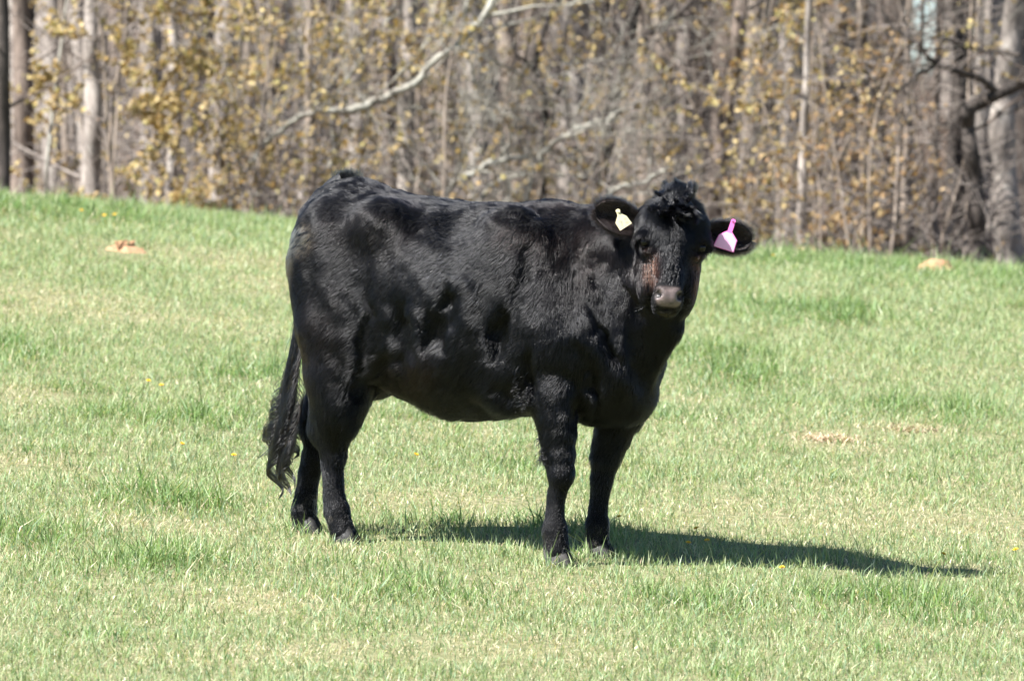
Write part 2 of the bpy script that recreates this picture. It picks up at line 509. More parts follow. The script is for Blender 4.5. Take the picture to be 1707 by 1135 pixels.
def build_body():
    F = Field((-0.85, -0.62, -0.12), (1.25, 0.55, 1.52), 0.0088)
    # ---- trunk of the body: stations along the spine
    top = [(535, 332), (555, 314), (580, 304), (620, 312), (680, 325), (740, 332), (800, 337), (860, 339), (900, 341), (950, 346), (1000, 362), (1030, 390), (1060, 450)]
    bot = [(520, 560), (560, 600), (600, 625), (640, 645), (700, 672), (760, 696), (820, 694), (880, 688), (940, 692), (990, 700), (1030, 692), (1060, 662)]
    T = np.array([L(a, b, 0.0) for a, b in top]); B = np.array([L(a, b, 0.0) for a, b in bot])
    wx = [-.54, -.46, -.38, -.28, -.12, .05, .2, .35, .5, .6, .70, .80]
    ww = [.13, .185, .215, .235, .275, .312, .318, .28, .245, .225, .19, .13]
    cx = [-.6, -.3, 0, .2, .45, .8]; cf = [.32, .34, .50, .53, .52, .58]
    sl, g = F.box(F.lo, F.lo + F.h * F.n)
    x1 = F.lo[0] + F.h * np.arange(F.n[0]); xc = np.clip(x1, -.545, .765)
    tz, bz = spl(T[:, 0], T[:, 2], xc), spl(B[:, 0], B[:, 2], xc)
    hwid = spl(wx, ww, xc); zc = tz - (tz - bz) * spl(cx, cf, xc, .08)
    b3 = lambda a: a[:, None, None].astype(np.float32)
    up = g[2] > b3(zc)
    hz = np.where(up, b3(tz - zc), b3(zc - bz))
    pw = np.where(up, 2.25, 2.15)
    q = (np.abs(g[1]) / b3(hwid)) ** pw + (np.abs(g[2] - b3(zc)) / hz) ** pw
    d = (q ** (1 / pw) - 1) * b3(np.minimum(hwid, .26))
    d = np.maximum(d, np.abs(g[0] - b3(xc)) + 0.0 * d - 0.02 * (np.abs(g[0] - b3(xc)) < 1e-6))
    F.f[sl] = np.minimum(F.f[sl], d)
    # ---- rump, haunches
    for s in (-1, 1):
        F.ell(L(550, 395, s * .12) if s < 0 else L(605, 395, .12), (.115, .09, .12), .06)           # pin bones
        F.ell((-.385, s * .15, L(560, 470, -.15)[2]), (.170, .098, .25), .06)                       # buttock
        F.ell((-.30, s * .17, L(600, 540, -.17)[2]), (.16, .092, .21), .06)                         # stifle
        F.ell((-.16, s * .205, L(650, 365, -.2)[2]), (.08, .045, .06), .10)                          # hip bone
    F.ell(L(585, 326, 0), (.12, .06, .045), .06)                                                    # tail head
    # ---- near hind leg
    def chain(pts, k=.04, sy=.9):
        P = [(L(a, b, l), r) for a, b, r, l in pts]
        for (p, r), (q_, r2) in zip(P, P[1:]): F.cone(p, q_, r, r2, k, sy)
    chain([(560, 550, .140, -.135), (565, 620, .116, -.142), (566, 657, .100, -.14), (558, 694, .084, -.13), (553, 727, .060, -.125)], .03)
    chain([(553, 727, .060, -.125), (556, 757, .046, -.12), (555, 790, .035, -.12), (557, 826, .037, -.12), (562, 850, .045, -.12), (566, 868, .042, -.12), (571, 886, .046, -.12)], .010)
    F.ell(L(529, 715, -.125), (.035, .028, .045), .04)                                             # point of hock
    # ---- far hind leg
    chain([(590, 560, .140, .15), (570, 630, .112, .13), (545, 680, .082, .11), (532, 712, .058, .10), (527, 757, .046, .10), (517, 790, .036, .10), (511, 826, .038, .10), (507, 850, .045, .10), (507, 866, .042, .10), (509, 884, .045, .10)], .012)
    F.ell(L(510, 705, .10), (.035, .028, .05), .04)
    # ---- shoulders and forelegs
    for s in (-1, 1):
        z0 = L(900, 470, -.2)[2]
        F.ell((.36, s * .205, z0), (.165, .078, .26), .08)                                          # shoulder blade
        F.ell((.50, s * .20, L(960, 560, -.2)[2]), (.13, .078, .14), .06)                          # point of shoulder
        F.ell((.36, s * .185, L(905, 620, -.2)[2]), (.12, .074, .14), .07)                          # upper arm / elbow
    chain([(928, 600, .110, -.150), (923, 655, .092, -.172), (927, 690, .073, -.175), (930, 720, .064, -.17), (931, 754, .056, -.17), (934, 790, .044, -.17), (930, 820, .030, -.17), (926, 853, .029, -.17), (925, 882, .043, -.17), (926, 899, .041, -.17), (928, 918, .046, -.17)], .012)
    chain([(1035, 620, .120, .19), (1035, 680, .088, .18), (1024, 715, .066, .17), (1009, 766, .048, .17), (1003, 803, .037, .17), (999, 842, .029, .17), (996, 874, .040, .17), (995, 890, .039, .17), (996, 908, .045, .17)], .012)
    F.ell(L(937, 790, -.172), (.040, .042, .050), .02); F.ell(L(1004, 795, .17), (.034, .038, .044), .02)   # knees
    for (a, b, l) in ((912, 884, -.17), (982, 874, .17), (547, 852, -.12), (492, 852, .10)):
        for s in (-1, 1): F.ell(L(a, b, l + s * .020), (.014, .011, .016), .010)
    for (a, b, c_, d_, l) in ((918, 815, 914, 872, -.17), (990, 815, 986, 866, .17), (543, 755, 546, 842, -.12), (508, 752, 496, 842, .10)):
        F.cone(L(a, b, l), L(c_, d_, l), .013, .012, .012)                                         # tendons
    # ---- brisket, neck, throat
    F.ell(L(1012, 632, 0), (.135, .145, .135), .06)
    F.ell(L(1050, 660, .015), (.078, .088, .076), .05)
    F.cone(L(930, 440, 0), L(1010, 428, -.01), .205, .160, .06, .8)
    F.cone(L(1010, 428, -.01), L(1090, 414, -.06), .160, .098, .05, .8)
    F.cone(L(1000, 520, 0), L(1090, 470, -.06), .19, .100, .05, .8)
    F.cone(L(1038, 590, 0), L(1112, 490, -.06), .135, .088, .05, .75)
    F.cone(L(1042, 640, .0), L(1114, 545, -.04), .080, .058, .04, .5)
    # ---- head
    M = HM
    F.ell(H(0, -.065, -.105), (.120, .105, .110), .03, M)
    F.ell(H(.006, -.146, -.085), (.052, .066, .06), .045, M)
    F.ell(H(0, -.05, -.06), (.102, .10, .055), .04, M)
    for s in (-1, 1):
        F.ell(H(s * .097, .000, -.055), (.030, .036, .040), .035, M)      # brow / orbit
        F.ell(H(s * .062, .070, -.150), (.046, .125, .075), .045, M)       # cheek and jaw
    F.cone(H(0, -.01, -.088), H(-.006, .20, -.060), .074, .040, .035)
    F.ell(H(-.006, .11, -.036), (.040, .12, .030), .028, M)                # bridge of the nose
    F.ell(H(-.008, .215, -.056), (.053, .044, .054), .028, M)             # muzzle
    F.ell(H(-.008, .230, -.095), (.044, .028, .050), .022, M)              # chin
    for s in (-1, 1):
        F.ell(H(-.008 + s * .030, .203, -.014), (.021, .023, .020), .025, M)
        F.ell(H(s * .098, .012, -.030), (.024, .017, .022), .012, M, True)          # eye socket
        F.ell(H(-.008 + s * .036, .212, -.002), (.011, .012, .022), .008, M, True)
        F.ell(H(-.008 + s * .043, .203, -.012), (.007, .013, .016), .008, M, True)   # nostril
    F.ell(H(-.008, .250, -.045), (.060, .0030, .03), .006, M, True)        # mouth line
    # udder
    F.ell(L(625, 632, .0), (.07, .10, .055), .05); 
    F.cone(L(624, 640, -.05), L(626, 658, -.055), .014, .009, .015)
    V, Q = surface_nets(F.f, F.lo, F.h)
    # smooth twice
    E = np.concatenate([Q[:, [0, 1]], Q[:, [1, 2]], Q[:, [2, 3]], Q[:, [3, 0]]])
    for it in range(3):
        S = np.zeros_like(V); c = np.zeros(len(V))
        for a, b in ((0, 1), (1, 0)):
            for k in range(3): S[:, k] += np.bincount(E[:, a], V[E[:, b], k], len(V))
            c += np.bincount(E[:, a], minlength=len(V))
        hv = np.abs(V - HC).max(1) < .33
        lam = np.where(hv, .25, .5)[:, None]
        V = V + lam * (S / c[:, None] - V)
    return V, Q

def vnormals(V, Q):
    n = np.cross(V[Q[:, 2]] - V[Q[:, 0]], V[Q[:, 3]] - V[Q[:, 1]])
    N = np.zeros_like(V)
    for k in range(3):
        for c in range(4): N[:, k] += np.bincount(Q[:, c], n[:, k], len(V))
    return norm(N)

# hollows, folds and bulges of the near flank: (px, py, rx, ry, turn, depth in m)
FOLDS = [(668, 552, 20, 52, 12, .050), (724, 552, 25, 44, -22, .055), (744, 500, 17, 15, 0, .028), (832, 556, 16, 42, -8, .050),
         (858, 655, 34, 26, 10, .035), (604, 570, 8, 80, -8, .018), (640, 430, 30, 60, 20, .004), (760, 378, 70, 20, 0, .014),
         (1014, 572, 8, 44, 28, .046), (994, 640, 9, 40, 12, .034), (962, 690, 14, 26, 0, .018), (1000, 470, 14, 60, 10, .014), (945, 455, 18, 70, -12, -.008), (872, 470, 14, 80, -8, .018),
         (640, 610, 30, 12, 30, .018), (782, 500, 20, 60, 8, -.016), (696, 560, 9, 40, 12, -.014), (1052, 470, 9, 70, 12, .018), (880, 620, 10, 34, 0, .03), (1040, 640, 26, 26, 0, -.012), (975, 555, 18, 40, 20, -.018), (690, 378, 26, 12, 20, -.010), (745, 395, 14, 10, 0, .008), (880, 360, 40, 10, 0, .010)]

def fur_color(P, Nn, rng):
    """root colours: black, bleached brown where the coat has faded"""
    px, py = to_px(P)
    n = len(P)
    near = (Nn @ dir_local([0, -1, 0])) > 0.1
    c = np.tile(np.array([.0035, .0038, .0048]), (n, 1))
    def blob(a, b, rx, ry): return np.exp(-(((px - a) / rx) ** 2 + ((py - b) / ry) ** 2)) * near
    brown = .65 * blob(965, 410, 80, 70) + .8 * blob(690, 620, 45, 30) + .5 * blob(500, 600, 18, 60) + .35 * blob(620, 380, 90, 50) + .4 * blob(540, 560, 40, 80) + .4 * blob(1060, 480, 25, 60) + .35 * blob(860, 380, 60, 40)
    brown = np.clip(brown * (0.4 + 1.2 * vnoise(P * 14, 5)), 0, 1)[:, None]
    c = c * (1 - brown) + np.array([.013, .0085, .0070]) * brown
    ch = np.clip(1.5 * blob(1084, 448, 10, 26) + .8 * blob(1163, 455, 8, 34), 0, 1)[:, None]
    c = c * (1 - ch) + np.array([.055, .021, .012]) * ch
    dung = np.clip(3.0 * blob(498, 394, 14, 16) * (vnoise(P * np.array([60, 60, 160]), 8) > .34) + .5 * blob(484, 420, 6, 30), 0, 1)[:, None]
    c = c * (1 - dung) + np.array([.46, .32, .19]) * dung
    mud = np.clip(smooth(.22, .02, P[:, 2] - (-.10 * P[:, 0])) * (vnoise(P * 28, 9) > .66), 0, 1)[:, None] * .7
    c = c * (1 - mud) + np.array([.14, .11, .08]) * mud
    c = c * (0.7 + 0.6 * rng.random(n))[:, None]
    flip = rng.random(n) < 0.015
    c[flip] = c[flip] * 2.5 + .006
    return c

def hair_object(name, pos, rad, cols, mat, parent, wet=None):
    n, k, _ = pos.shape
    cu = bpy.data.hair_curves.new(name)
    cu.add_curves([k] * n)
    cu.attributes['position'].data.foreach_set('vector', np.ascontiguousarray(pos, np.float32).ravel())
    ra = cu.attributes.get('radius') or cu.attributes.new('radius', 'FLOAT', 'POINT')
    ra.data.foreach_set('value', np.ascontiguousarray(rad, np.float32).ravel())
    ca = cu.attributes.new('hcol', 'FLOAT_COLOR', 'CURVE')
    c4 = np.ones((n, 4), np.float32); c4[:, :3] = cols
    ca.data.foreach_set('color', c4.ravel())
    wa = cu.attributes.new('wet', 'FLOAT', 'CURVE')
    wa.data.foreach_set('value', np.ascontiguousarray(np.zeros(n) if wet is None else wet, np.float32))
    cu.materials.append(mat)
    return link(name, cu, parent)

def hair_mat():
    m = bpy.data.materials.new('cow_hair'); m.use_nodes = True
    nt = m.node_tree; nt.nodes.clear()
    out = nt.nodes.new('ShaderNodeOutputMaterial')
    hb = nt.nodes.new('ShaderNodeBsdfHairPrincipled')
    hb.parametrization = 'COLOR'
    at_ = node(nt, 'ShaderNodeAttribute', attribute_name='hcol')
    nt.links.new(at_.outputs['Color'], hb.inputs['Color'])
    wt = node(nt, 'ShaderNodeAttribute', attribute_name='wet')
    mr = node(nt, 'ShaderNodeMapRange'); mr.inputs['To Min'].default_value = .17; mr.inputs['To Max'].default_value = .10
    nt.links.new(wt.outputs['Fac'], mr.inputs['Value']); nt.links.new(mr.outputs[0], hb.inputs['Roughness'])
    hb.inputs['IOR'].default_value = 1.34
    hb.inputs['Radial Roughness'].default_value = 0.3
    hb.inputs['Random Roughness'].default_value = 0.3
    nt.links.new(hb.outputs[0], out.inputs[0])
    return m

def sample(V, Q, N, n, rng, wfun):
    T = np.concatenate([Q[:, [0, 1, 2]], Q[:, [0, 2, 3]]])
    A = np.linalg.norm(np.cross(V[T[:, 1]] - V[T[:, 0]], V[T[:, 2]] - V[T[:, 0]]), axis=1)
    C = V[T].mean(1)
    w = A * wfun(C)
    k = rng.choice(len(T), n, p=w / w.sum())
    a, b = rng.random(n), rng.random(n)
    f = a + b > 1; a[f], b[f] = 1 - a[f], 1 - b[f]
    bc = np.stack([1 - a - b, a, b], 1)[:, :, None]
    return (V[T[k]] * bc).sum(1), norm((N[T[k]] * bc).sum(1))

def skin_mat():
    m, nt, b, _ = mat_new('cow_hide')
    at_ = node(nt, 'ShaderNodeAttribute', attribute_name='col')
    nt.links.new(at_.outputs['Color'], b.inputs['Base Color'])
    sp = node(nt, 'ShaderNodeAttribute', attribute_name='wet')
    mr = node(nt, 'ShaderNodeMapRange'); mr.inputs['To Min'].default_value = .75; mr.inputs['To Max'].default_value = .28
    nt.links.new(sp.outputs['Fac'], mr.inputs['Value']); nt.links.new(mr.outputs[0], b.inputs['Roughness'])
    tc = node(nt, 'ShaderNodeTexCoord')
    nz = node(nt, 'ShaderNodeTexNoise', Scale=220.0, Detail=3.0); nt.links.new(tc.outputs['Object'], nz.inputs[0])
    bp = node(nt, 'ShaderNodeBump', Strength=.35, Distance=.004); nt.links.new(nz.outputs[0], bp.inputs['Height']); nt.links.new(bp.outputs[0], b.inputs['Normal'])
    sm = node(nt, 'ShaderNodeMapRange'); sm.inputs['To Min'].default_value = .12; sm.inputs['To Max'].default_value = .5
    nt.links.new(sp.outputs['Fac'], sm.inputs['Value']); nt.links.new(sm.outputs[0], b.inputs['Specular IOR Level'])
    return m

def ear_mesh(s):
    """a cupped, leaf-shaped ear with thickness; s = -1 picture left, +1 picture right"""
    nu, nv = 18, 11
    if s < 0:
        root, tip, upd = H(-.085, -.055, -.100), H(-.262, -.122, -.112), norm(.25 * HU - .90 * HV + .30 * HW)
    else:
        root, tip, upd = H(.092, -.062, -.110), H(.278, -.078, -.150), norm(.06 * HU - .94 * HV + .22 * HW)
    ax = tip - root; Ln = np.linalg.norm(ax); ax = ax / Ln
    upd = norm(upd - ax * (upd @ ax)); fr = np.cross(ax, upd)
    if fr @ HW < 0: fr = -fr
    P = []
    for side in (0, 1):
        for i in range(nu):
            t = i / (nu - 1)
            wd = (.026 + .026 * math.sin(min(1, t * 1.7) * math.pi / 2)) * math.sqrt(max(0, 1 - max(0, (t - .45) / .55) ** 2.0)) + .002
            for j in range(nv):
                q = 2 * j / (nv - 1) - 1
                cup = -.024 * (1 - abs(q) ** 2.2) * math.sin(math.pi * min(1, t * 0.9 + .12)) * (.9)
                lift = .010 * math.sin(t * 7 + q * 3) * t
                p = root + ax * Ln * t + upd * wd * q + fr * (cup + lift + .02 * q * q)
                if side: p = p - fr * .008
                P.append(p)
    P = np.array(P); f = []
    o = nu * nv
    for i in range(nu - 1):
        for j in range(nv - 1):
            a = i * nv + j
            f.append((a, a + 1, a + nv + 1, a + nv)); f.append((o + a, o + a + nv, o + a + nv + 1, o + a + 1))
        for j in (0, nv - 1):
            a = i * nv + j
            f.append((a, a + nv, o + a + nv, o + a) if j == 0 else (a, o + a, o + a + nv, a + nv))
    for j in range(nv - 1):
        a = (nu - 1) * nv + j; f.append((a, a + 1, o + a + 1, o + a))
    f = np.array(f)
    if np.dot(vnormals(P, f)[nv * 6 + 5], fr) < 0: f = f[:, ::-1].copy()
    return P, f, (root, ax * Ln, upd, fr)

def build_cow():
    rng = np.random.default_rng(4)
    root = link('cow', None, label='black beef cow standing in the pasture with her head turned to face the viewer', cat='cow', loc=tuple(ORG))
    root.rotation_euler = (0, 0, -HEAD_A)
    V, Q = build_body()
    N = vnormals(V, Q)
    px, py = to_px(V)
    toward = N @ dir_local([0, -1, 0])
    nearm = smooth(0.0, 0.35, toward) * (V[:, 1] < .06)
    disp = np.zeros(len(V))
    wpx = 16 * (vnoise(V * 16, 71) - .5) + 8 * (vnoise(V * 40, 73) - .5); wpy = 16 * (vnoise(V * 16 + 7, 72) - .5)
    for a, b, rx, ry, tr, dp in FOLDS:
        c, s_ = math.cos(R(tr)), math.sin(R(tr))
        dx, dy = px - a + wpx, py - b + wpy
        e = ((dx * c - dy * s_) / rx) ** 2 + ((dx * s_ + dy * c) / ry) ** 2
        disp += .78 * dp * np.exp(-e ** 1.5)
    notleg = smooth(.12, .3, V[:, 2])
    hd = np.linalg.norm(V - HC, axis=1) > .27
    disp = disp * nearm * notleg * hd + (.010 * (vnoise(V * 9, 3) - .5) + .006 * (vnoise(V * 22, 7) - .5)) * hd * (.3 + .7 * notleg)
    V = V - N * disp[:, None]
    N = vnormals(V, Q)
    hq = (V - HC) @ HM.T                                   # head coordinates
    nose = smooth(.176, .196, hq[:, 1]) * smooth(.250, .244, hq[:, 1]) * smooth(-.034, -.016, hq[:, 2]) * smooth(.050, .040, np.abs(hq[:, 0] + .008)) * (np.abs(hq).max(1) < .35)
    rim = smooth(.245, .258, hq[:, 1]) * (np.abs(hq).max(1) < .35) * (hq[:, 2] > -.08)
    cols = np.tile(np.array([.0045, .0045, .0052]), (len(V), 1))
    pad = (np.array([.105, .080, .074]) * (.6 + .8 * vnoise(V * 120, 2))[:, None])
    cols = cols * (1 - nose[:, None]) + pad * nose[:, None]
    nz_ = np.minimum(np.hypot(np.abs(hq[:, 0] + .008) - .036, hq[:, 1] - .212), np.hypot(np.abs(hq[:, 0] + .008) - .044, hq[:, 1] - .202))
    dk = (smooth(.013, .009, nz_) * nose)[:, None]; cols = cols * (1 - dk) + np.array([.006, .005, .005]) * dk  # darkness of the nostril hollows painted into the hide colour
    lip = (rim * .5)[:, None]; cols = cols * (1 - lip) + np.array([.06, .05, .03]) * lip
    nostril = np.zeros(len(V))
    me = mesh_np('body', V, Q, True, skin_mat())
    color_attr(me, cols)
    wa = me.attributes.new('wet', 'FLOAT', 'POINT'); wa.data.foreach_set('value', np.ascontiguousarray(nose * .9, np.float32))
    body = link('body', me, root)
    # ---- ears
    ears = []
    emat = simple_mat('ear_skin', (.028, .022, .022), .8, .3, 60)
    for s in (-1, 1):
        P, f, fr = ear_mesh(s)
        link('ear', mesh_np('ear', P, f, True, emat), root)
        ears.append((P, f, fr))
    # ---- eyes
    eyem = simple_mat('eye', (.004, .003, .003), .14, .3)
    for s in (-1, 1):
        mb = MB(); a = np.linspace(0, np.pi, 11); b = np.linspace(0, 2 * np.pi, 17)
        A, B_ = np.meshgrid(a, b, indexing='ij')
        p = np.stack([np.sin(A) * np.cos(B_), np.sin(A) * np.sin(B_), np.cos(A)], -1).reshape(-1, 3) * .019 + H(s * .096, .010, -.047)
        i = (np.arange(10)[:, None] * 17 + np.arange(16)[None]).ravel()
        mb.add(p, np.stack([i, i + 1, i + 18, i + 17], 1)); link('eye', mb.mesh('eye', eyem), root)
    # ---- cloven hooves
    hoofm = simple_mat('hoof_horn', (.022, .021, .020), .6, .4, 40, .45); hoofp = simple_mat('hoof_horn_pale', (.06, .056, .052), .7, .3, 40, .4)
    yaw0 = 0.0
    for (hx, hy, lat, cx) in ((927, 925, -.17, .010), (995, 912, .17, .010), (572, 889, -.12, .008), (509, 880, .10, .008)):
        c = L(hx, hy, lat); z = gz(c[0], lat) - .022
        mb = MB()
        for s in (-1, 1):
            ring = [(-.045, .018), (-.030, .027), (.0, .031), (.03, .029), (.055, .020), (.072, .006), (.06, -.004), (.02, -.008), (-.03, -.006), (-.045, .002)]
            levels = [(0.0, 1.0, .004), (.02, .97, .002), (.045, .86, -.006), (.075, .74, -.016)]
            v = []
            for zz, sc, sh in levels:
                for a, b in ring: v.append((c[0] + a * sc * .9 + sh + cx, c[1] + s * (b * sc + .011), z + zz))
            n = len(ring); f = []
            for l in range(3):
                for j in range(n): f.append((l * n + j, l * n + (j + 1) % n, (l + 1) * n + (j + 1) % n, (l + 1) * n + j))
            o = 3 * n
            for j in range(1, n - 2, 2): f.append((o, o + j, o + j + 1, o + j + 2 if j + 2 < n else o))
            mb.add(np.array(v), np.array(f)[:, ::s])
        link('hoof', mb.mesh('hoof', hoofp if hx == 927 else hoofm, True), root)
        # ---- dew claws go with the hoof part
    # ---- coat
    hm = hair_mat()
    def dens(C):
        h_ = (C - HC) @ HM.T
        inhead = np.abs(h_).max(1) < .30
        qx, qy = to_px(C)
        return np.where(inhead, 2.4, 1.0) * np.where(C[:, 1] > .15, .55, 1.0)
    n = 330000
    P, Nn = sample(V, Q, N, n, rng, dens)
    hh = (P - HC) @ HM.T
    inh = (np.abs(hh[:, 0]) < .16) & (hh[:, 1] > -.26) & (hh[:, 1] < .30) & (hh[:, 2] > -.17)
    muzz = inh & (hh[:, 1] > .165)
    kill = (inh & (hh[:, 1] > .188) & (hh[:, 1] < .25) & (hh[:, 2] > -.03) & (np.abs(hh[:, 0] + .008) < .043)) | (inh & (np.hypot(np.abs(hh[:, 0]) - .097, hh[:, 1] - .010) < .017) & (hh[:, 2] > -.07))
    P, Nn, hh, inh, muzz = P[~kill], Nn[~kill], hh[~kill], inh[~kill], muzz[~kill]
    n = len(P)
    low = smooth(.52, .22, P[:, 2] + .10 * P[:, 0])[:, None]
    d = np.array([-.55, 0, -.75])[None] * (1 - low) + np.array([-.12, 0, -1])[None] * low
    # neck and chest hair falls more steeply
    nk = smooth(.45, .7, P[:, 0])[:, None] * (1 - low)
    d = d * (1 - nk) + np.array([-.15, 0, -1.0])[None] * nk
    up_ = smooth(.6, .9, Nn[:, 2])[:, None]
    d = d * (1 - up_) + np.array([-1, 0, -.1])[None] * up_
    # face: away from a whorl between the eyes
    rad_ = np.stack([hh[:, 0] + .003, hh[:, 1] + .03, 0 * hh[:, 0]], 1)
    rad_[:, 1] += np.where(hh[:, 1] < 0.0, 0.06, 0.03)
    fd = norm(rad_) @ HM
    fd = np.where((hh[:, 1] > .02)[:, None], norm(.35 * fd + HV), fd)
    d = np.where(inh[:, None], fd, d)
    # swirls in the coat
    sw = np.stack([vnoise(P * 5 + 3, 41) - .5, vnoise(P * 5 + 9, 42) - .5, vnoise(P * 5 + 17, 43) - .5], 1)
    sw2 = np.stack([vnoise(P * 26 + 3, 44) - .5, vnoise(P * 26 + 9, 45) - .5, vnoise(P * 26 + 17, 46) - .5], 1)
    sw3 = np.stack([vnoise(P * 75 + 3, 47) - .5, vnoise(P * 75 + 9, 48) - .5, vnoise(P * 75 + 17, 49) - .5], 1)
    d = norm(d) + 0.8 * sw + .30 * sw2 + .22 * sw3 + .17 * rng.normal(size=(n, 3))
    d = norm(d - Nn * (d * Nn).sum(1)[:, None])
    Ln = .026 * (.7 + .6 * rng.random(n)) * (.75 + .5 * vnoise(P * 6, 50))
    Ln = Ln * (1 - .5 * smooth(.1, .95, low[:, 0]))
    under = smooth(-.2, -.7, Nn[:, 2]); Ln = Ln * (1 + .9 * under * (1 - low[:, 0]))
    Ln = np.where(inh, .016 * (.7 + .6 * rng.random(n)), Ln)
    fore = inh & (hh[:, 1] < .03); Ln = np.where(fore, .032 * (.7 + .6 * rng.random(n)), Ln)
    pollm = inh & (hh[:, 1] < -.13); Ln = np.where(pollm, .048 * (.6 + .7 * rng.random(n)), Ln)
    Ln = np.where(muzz, .008, Ln)
    lift = np.where(inh, .26, .21) + .14 * (vnoise(P * 30, 51) - .3) + .12 * rng.random(n)
    lift = lift * (1 + .25 * low[:, 0])
    s = np.linspace(0, 1, 5)[None, :, None]
    curl = np.cross(Nn, d)
    bend = (.5 * (vnoise(P * 40, 52) - .5) * 2)[:, None, None]
    pos = P[:, None] - Nn[:, None] * .002 + Ln[:, None, None] * (s * d[:, None] + (lift[:, None, None] * (s * 1.3 - .55 * s * s)) * Nn[:, None] + bend * s * s * curl[:, None] * .6)
    # hairs gather into small tufts
    cs = np.where(inh, .013, np.where(low[:, 0] > .5, .009, .012))[:, None]
    key = np.floor((P + .004 * (sw3 * 2)) / cs).astype(np.int64)
    key = ((key[:, 0] + 2000) * 4000 + key[:, 1] + 2000) * 4000 + key[:, 2] + 2000 + inh * 10 ** 12
    _, inv = np.unique(key, return_inverse=True)
    cnt = np.bincount(inv)[:, None]
    tipm = np.stack([np.bincount(inv, pos[:, -1, k]) for k in range(3)], 1) / cnt
    cl = np.where(inh, .58, .4) * (.5 + .7 * rng.random(n))
    pos = pos + (cl[:, None, None] * s ** 1.6) * (tipm[inv] - pos[:, -1])[:, None]
    rad = np.linspace(1, .25, 5)[None] * (.00055 * (.7 + .6 * rng.random(n)))[:, None]
    fc = fur_color(P, Nn, rng)
    wx_, wy_ = to_px(P); wet = np.zeros(n)
    for a, b, rx, ry in ((733, 548, 14, 26), (742, 508, 18, 16), (800, 476, 9, 24), (690, 374, 20, 10), (765, 358, 26, 6), (880, 372, 14, 20), (905, 560, 20, 30), (985, 455, 10, 30), (1080, 655, 14, 30)):
        wet = np.maximum(wet, np.exp(-((wx_ - a) / rx) ** 2 - ((wy_ - b) / ry) ** 2))
    fur = hair_object('fur', pos, rad, fc, hm, body, wet); fur['kind'] = 'stuff'
    # ---- ear hair
    allp, allr, allc = [], [], []
    for P0, f0, (rt, ax, upd, fr) in ears:
        n = 9000
        N0 = vnormals(P0, f0)
        p, nn = sample(P0, f0, N0, n, rng, lambda C: np.ones(len(C)))
        t = ((p - rt) @ norm(ax)) / np.linalg.norm(ax)
        q = (p - rt - np.outer(t, ax)) @ upd
        dd = norm(norm(ax)[None] * (.6 + .3 * rng.random((n, 1))) + np.outer(np.sign(q) * .5, upd) + .3 * rng.normal(size=(n, 3)))
        dd = norm(dd + nn * .25)
        ll = .016 + .012 * rng.random(n)
        inner = (nn @ fr) > .2
        ll = np.where(inner, ll * 1.2, ll)
        allp.append(p[:, None] + ll[:, None, None] * s * dd[:, None]); allr.append(np.linspace(1, .25, 5)[None] * np.full((n, 1), .00050))
        c = np.tile([.005, .005, .005], (n, 1)); c[inner] = [.024, .019, .018]; allc.append(c * (.6 + .8 * rng.random((n, 1))))
    # ---- topknot: stiff upright locks and a fringe falling over the forehead
    for q in range(58):
        u0, w0 = rng.normal() * .032, rng.normal() * .028
        fr_ = q >= 26
        v0 = (-.198 + abs(u0) * .8) if not fr_ else -.17 + .10 * rng.random()
        if fr_: w0 = .035 + .03 * rng.random() + (v0 + .175) * .5
        o = H(u0, v0, -.085 + w0)
        tip = (u0 * 8 + rng.normal() * .35) * HU - HV * (1.0 if not fr_ else -.35) + (rng.normal() * .4 + (.15 if not fr_ else .75)) * HW
        ln = (.028 + .030 * rng.random()) if not fr_ else .034 + .022 * rng.random()
        if q < 4: ln, tip = .050 + .006 * q, -HV + (.3 * (q - 1.2)) * HU + .1 * HW
        tip = o + norm(tip) * ln; m = 60
        p0 = o[None] + rng.normal(size=(m, 3)) * .007; p1 = tip[None] + rng.normal(size=(m, 3)) * .0045
        cv = norm(np.cross(tip - o, rng.normal(size=3))) * ln * .28 - (HV * -.01)
        allp.append(p0[:, None] * (1 - s) + p1[:, None] * s + np.sin(s * np.pi) * cv[None, None] * .6); allr.append(np.linspace(1, .3, 5)[None] * np.full((m, 1), .0008)); allc.append(np.tile([.005, .005, .006], (m, 1)))
    # ---- tuft on the tail head and along the spine
    n = 700
    b0 = L(578, 300, 0)
    p = b0[None] + rng.normal(size=(n, 3)) * np.array([.022, .012, .004])
    dd = norm(np.array([.15, 0, 1.0])[None] + rng.normal(size=(n, 3)) * .25)
    ll = .022 + .02 * rng.random(n)
    allp.append(p[:, None] + ll[:, None, None] * s * dd[:, None]); allr.append(np.linspace(1, .3, 5)[None] * np.full((n, 1), .0006)); allc.append(np.tile([.009, .009, .009], (n, 1)))
    th = hair_object('tuft', np.concatenate(allp), np.concatenate(allr), np.concatenate(allc), hm, root); th['kind'] = 'stuff'
    # ---- wet curled locks behind the elbow and down the foreleg
    lp, lr = [], []
    spots = [(868 + rng.normal() * 7 + (y - 600) * .10, y, -.235) for y in np.linspace(592, 668, 16)] + [(907 + rng.normal() * 3 + (y - 670) * .06, y, -.20) for y in np.linspace(665, 762, 30)]
    t7 = np.linspace(0, 1, 8)
    for (a, b, l_) in spots:
        for q in range(14):
            o = L(a + rng.normal() * 3, b + rng.normal() * 3, l_ + rng.normal() * .006)
            ph = rng.random() * 6.3; ln = .022 + .018 * rng.random()
            pts = o[None] + np.stack([-.5 * t7 * ln + .005 * np.sin(7 * t7 + ph), -.012 * t7 + .005 * np.cos(7 * t7 + ph), -t7 * ln], 1)
            lp.append(pts); lr.append(np.linspace(.0010, .0004, 8))
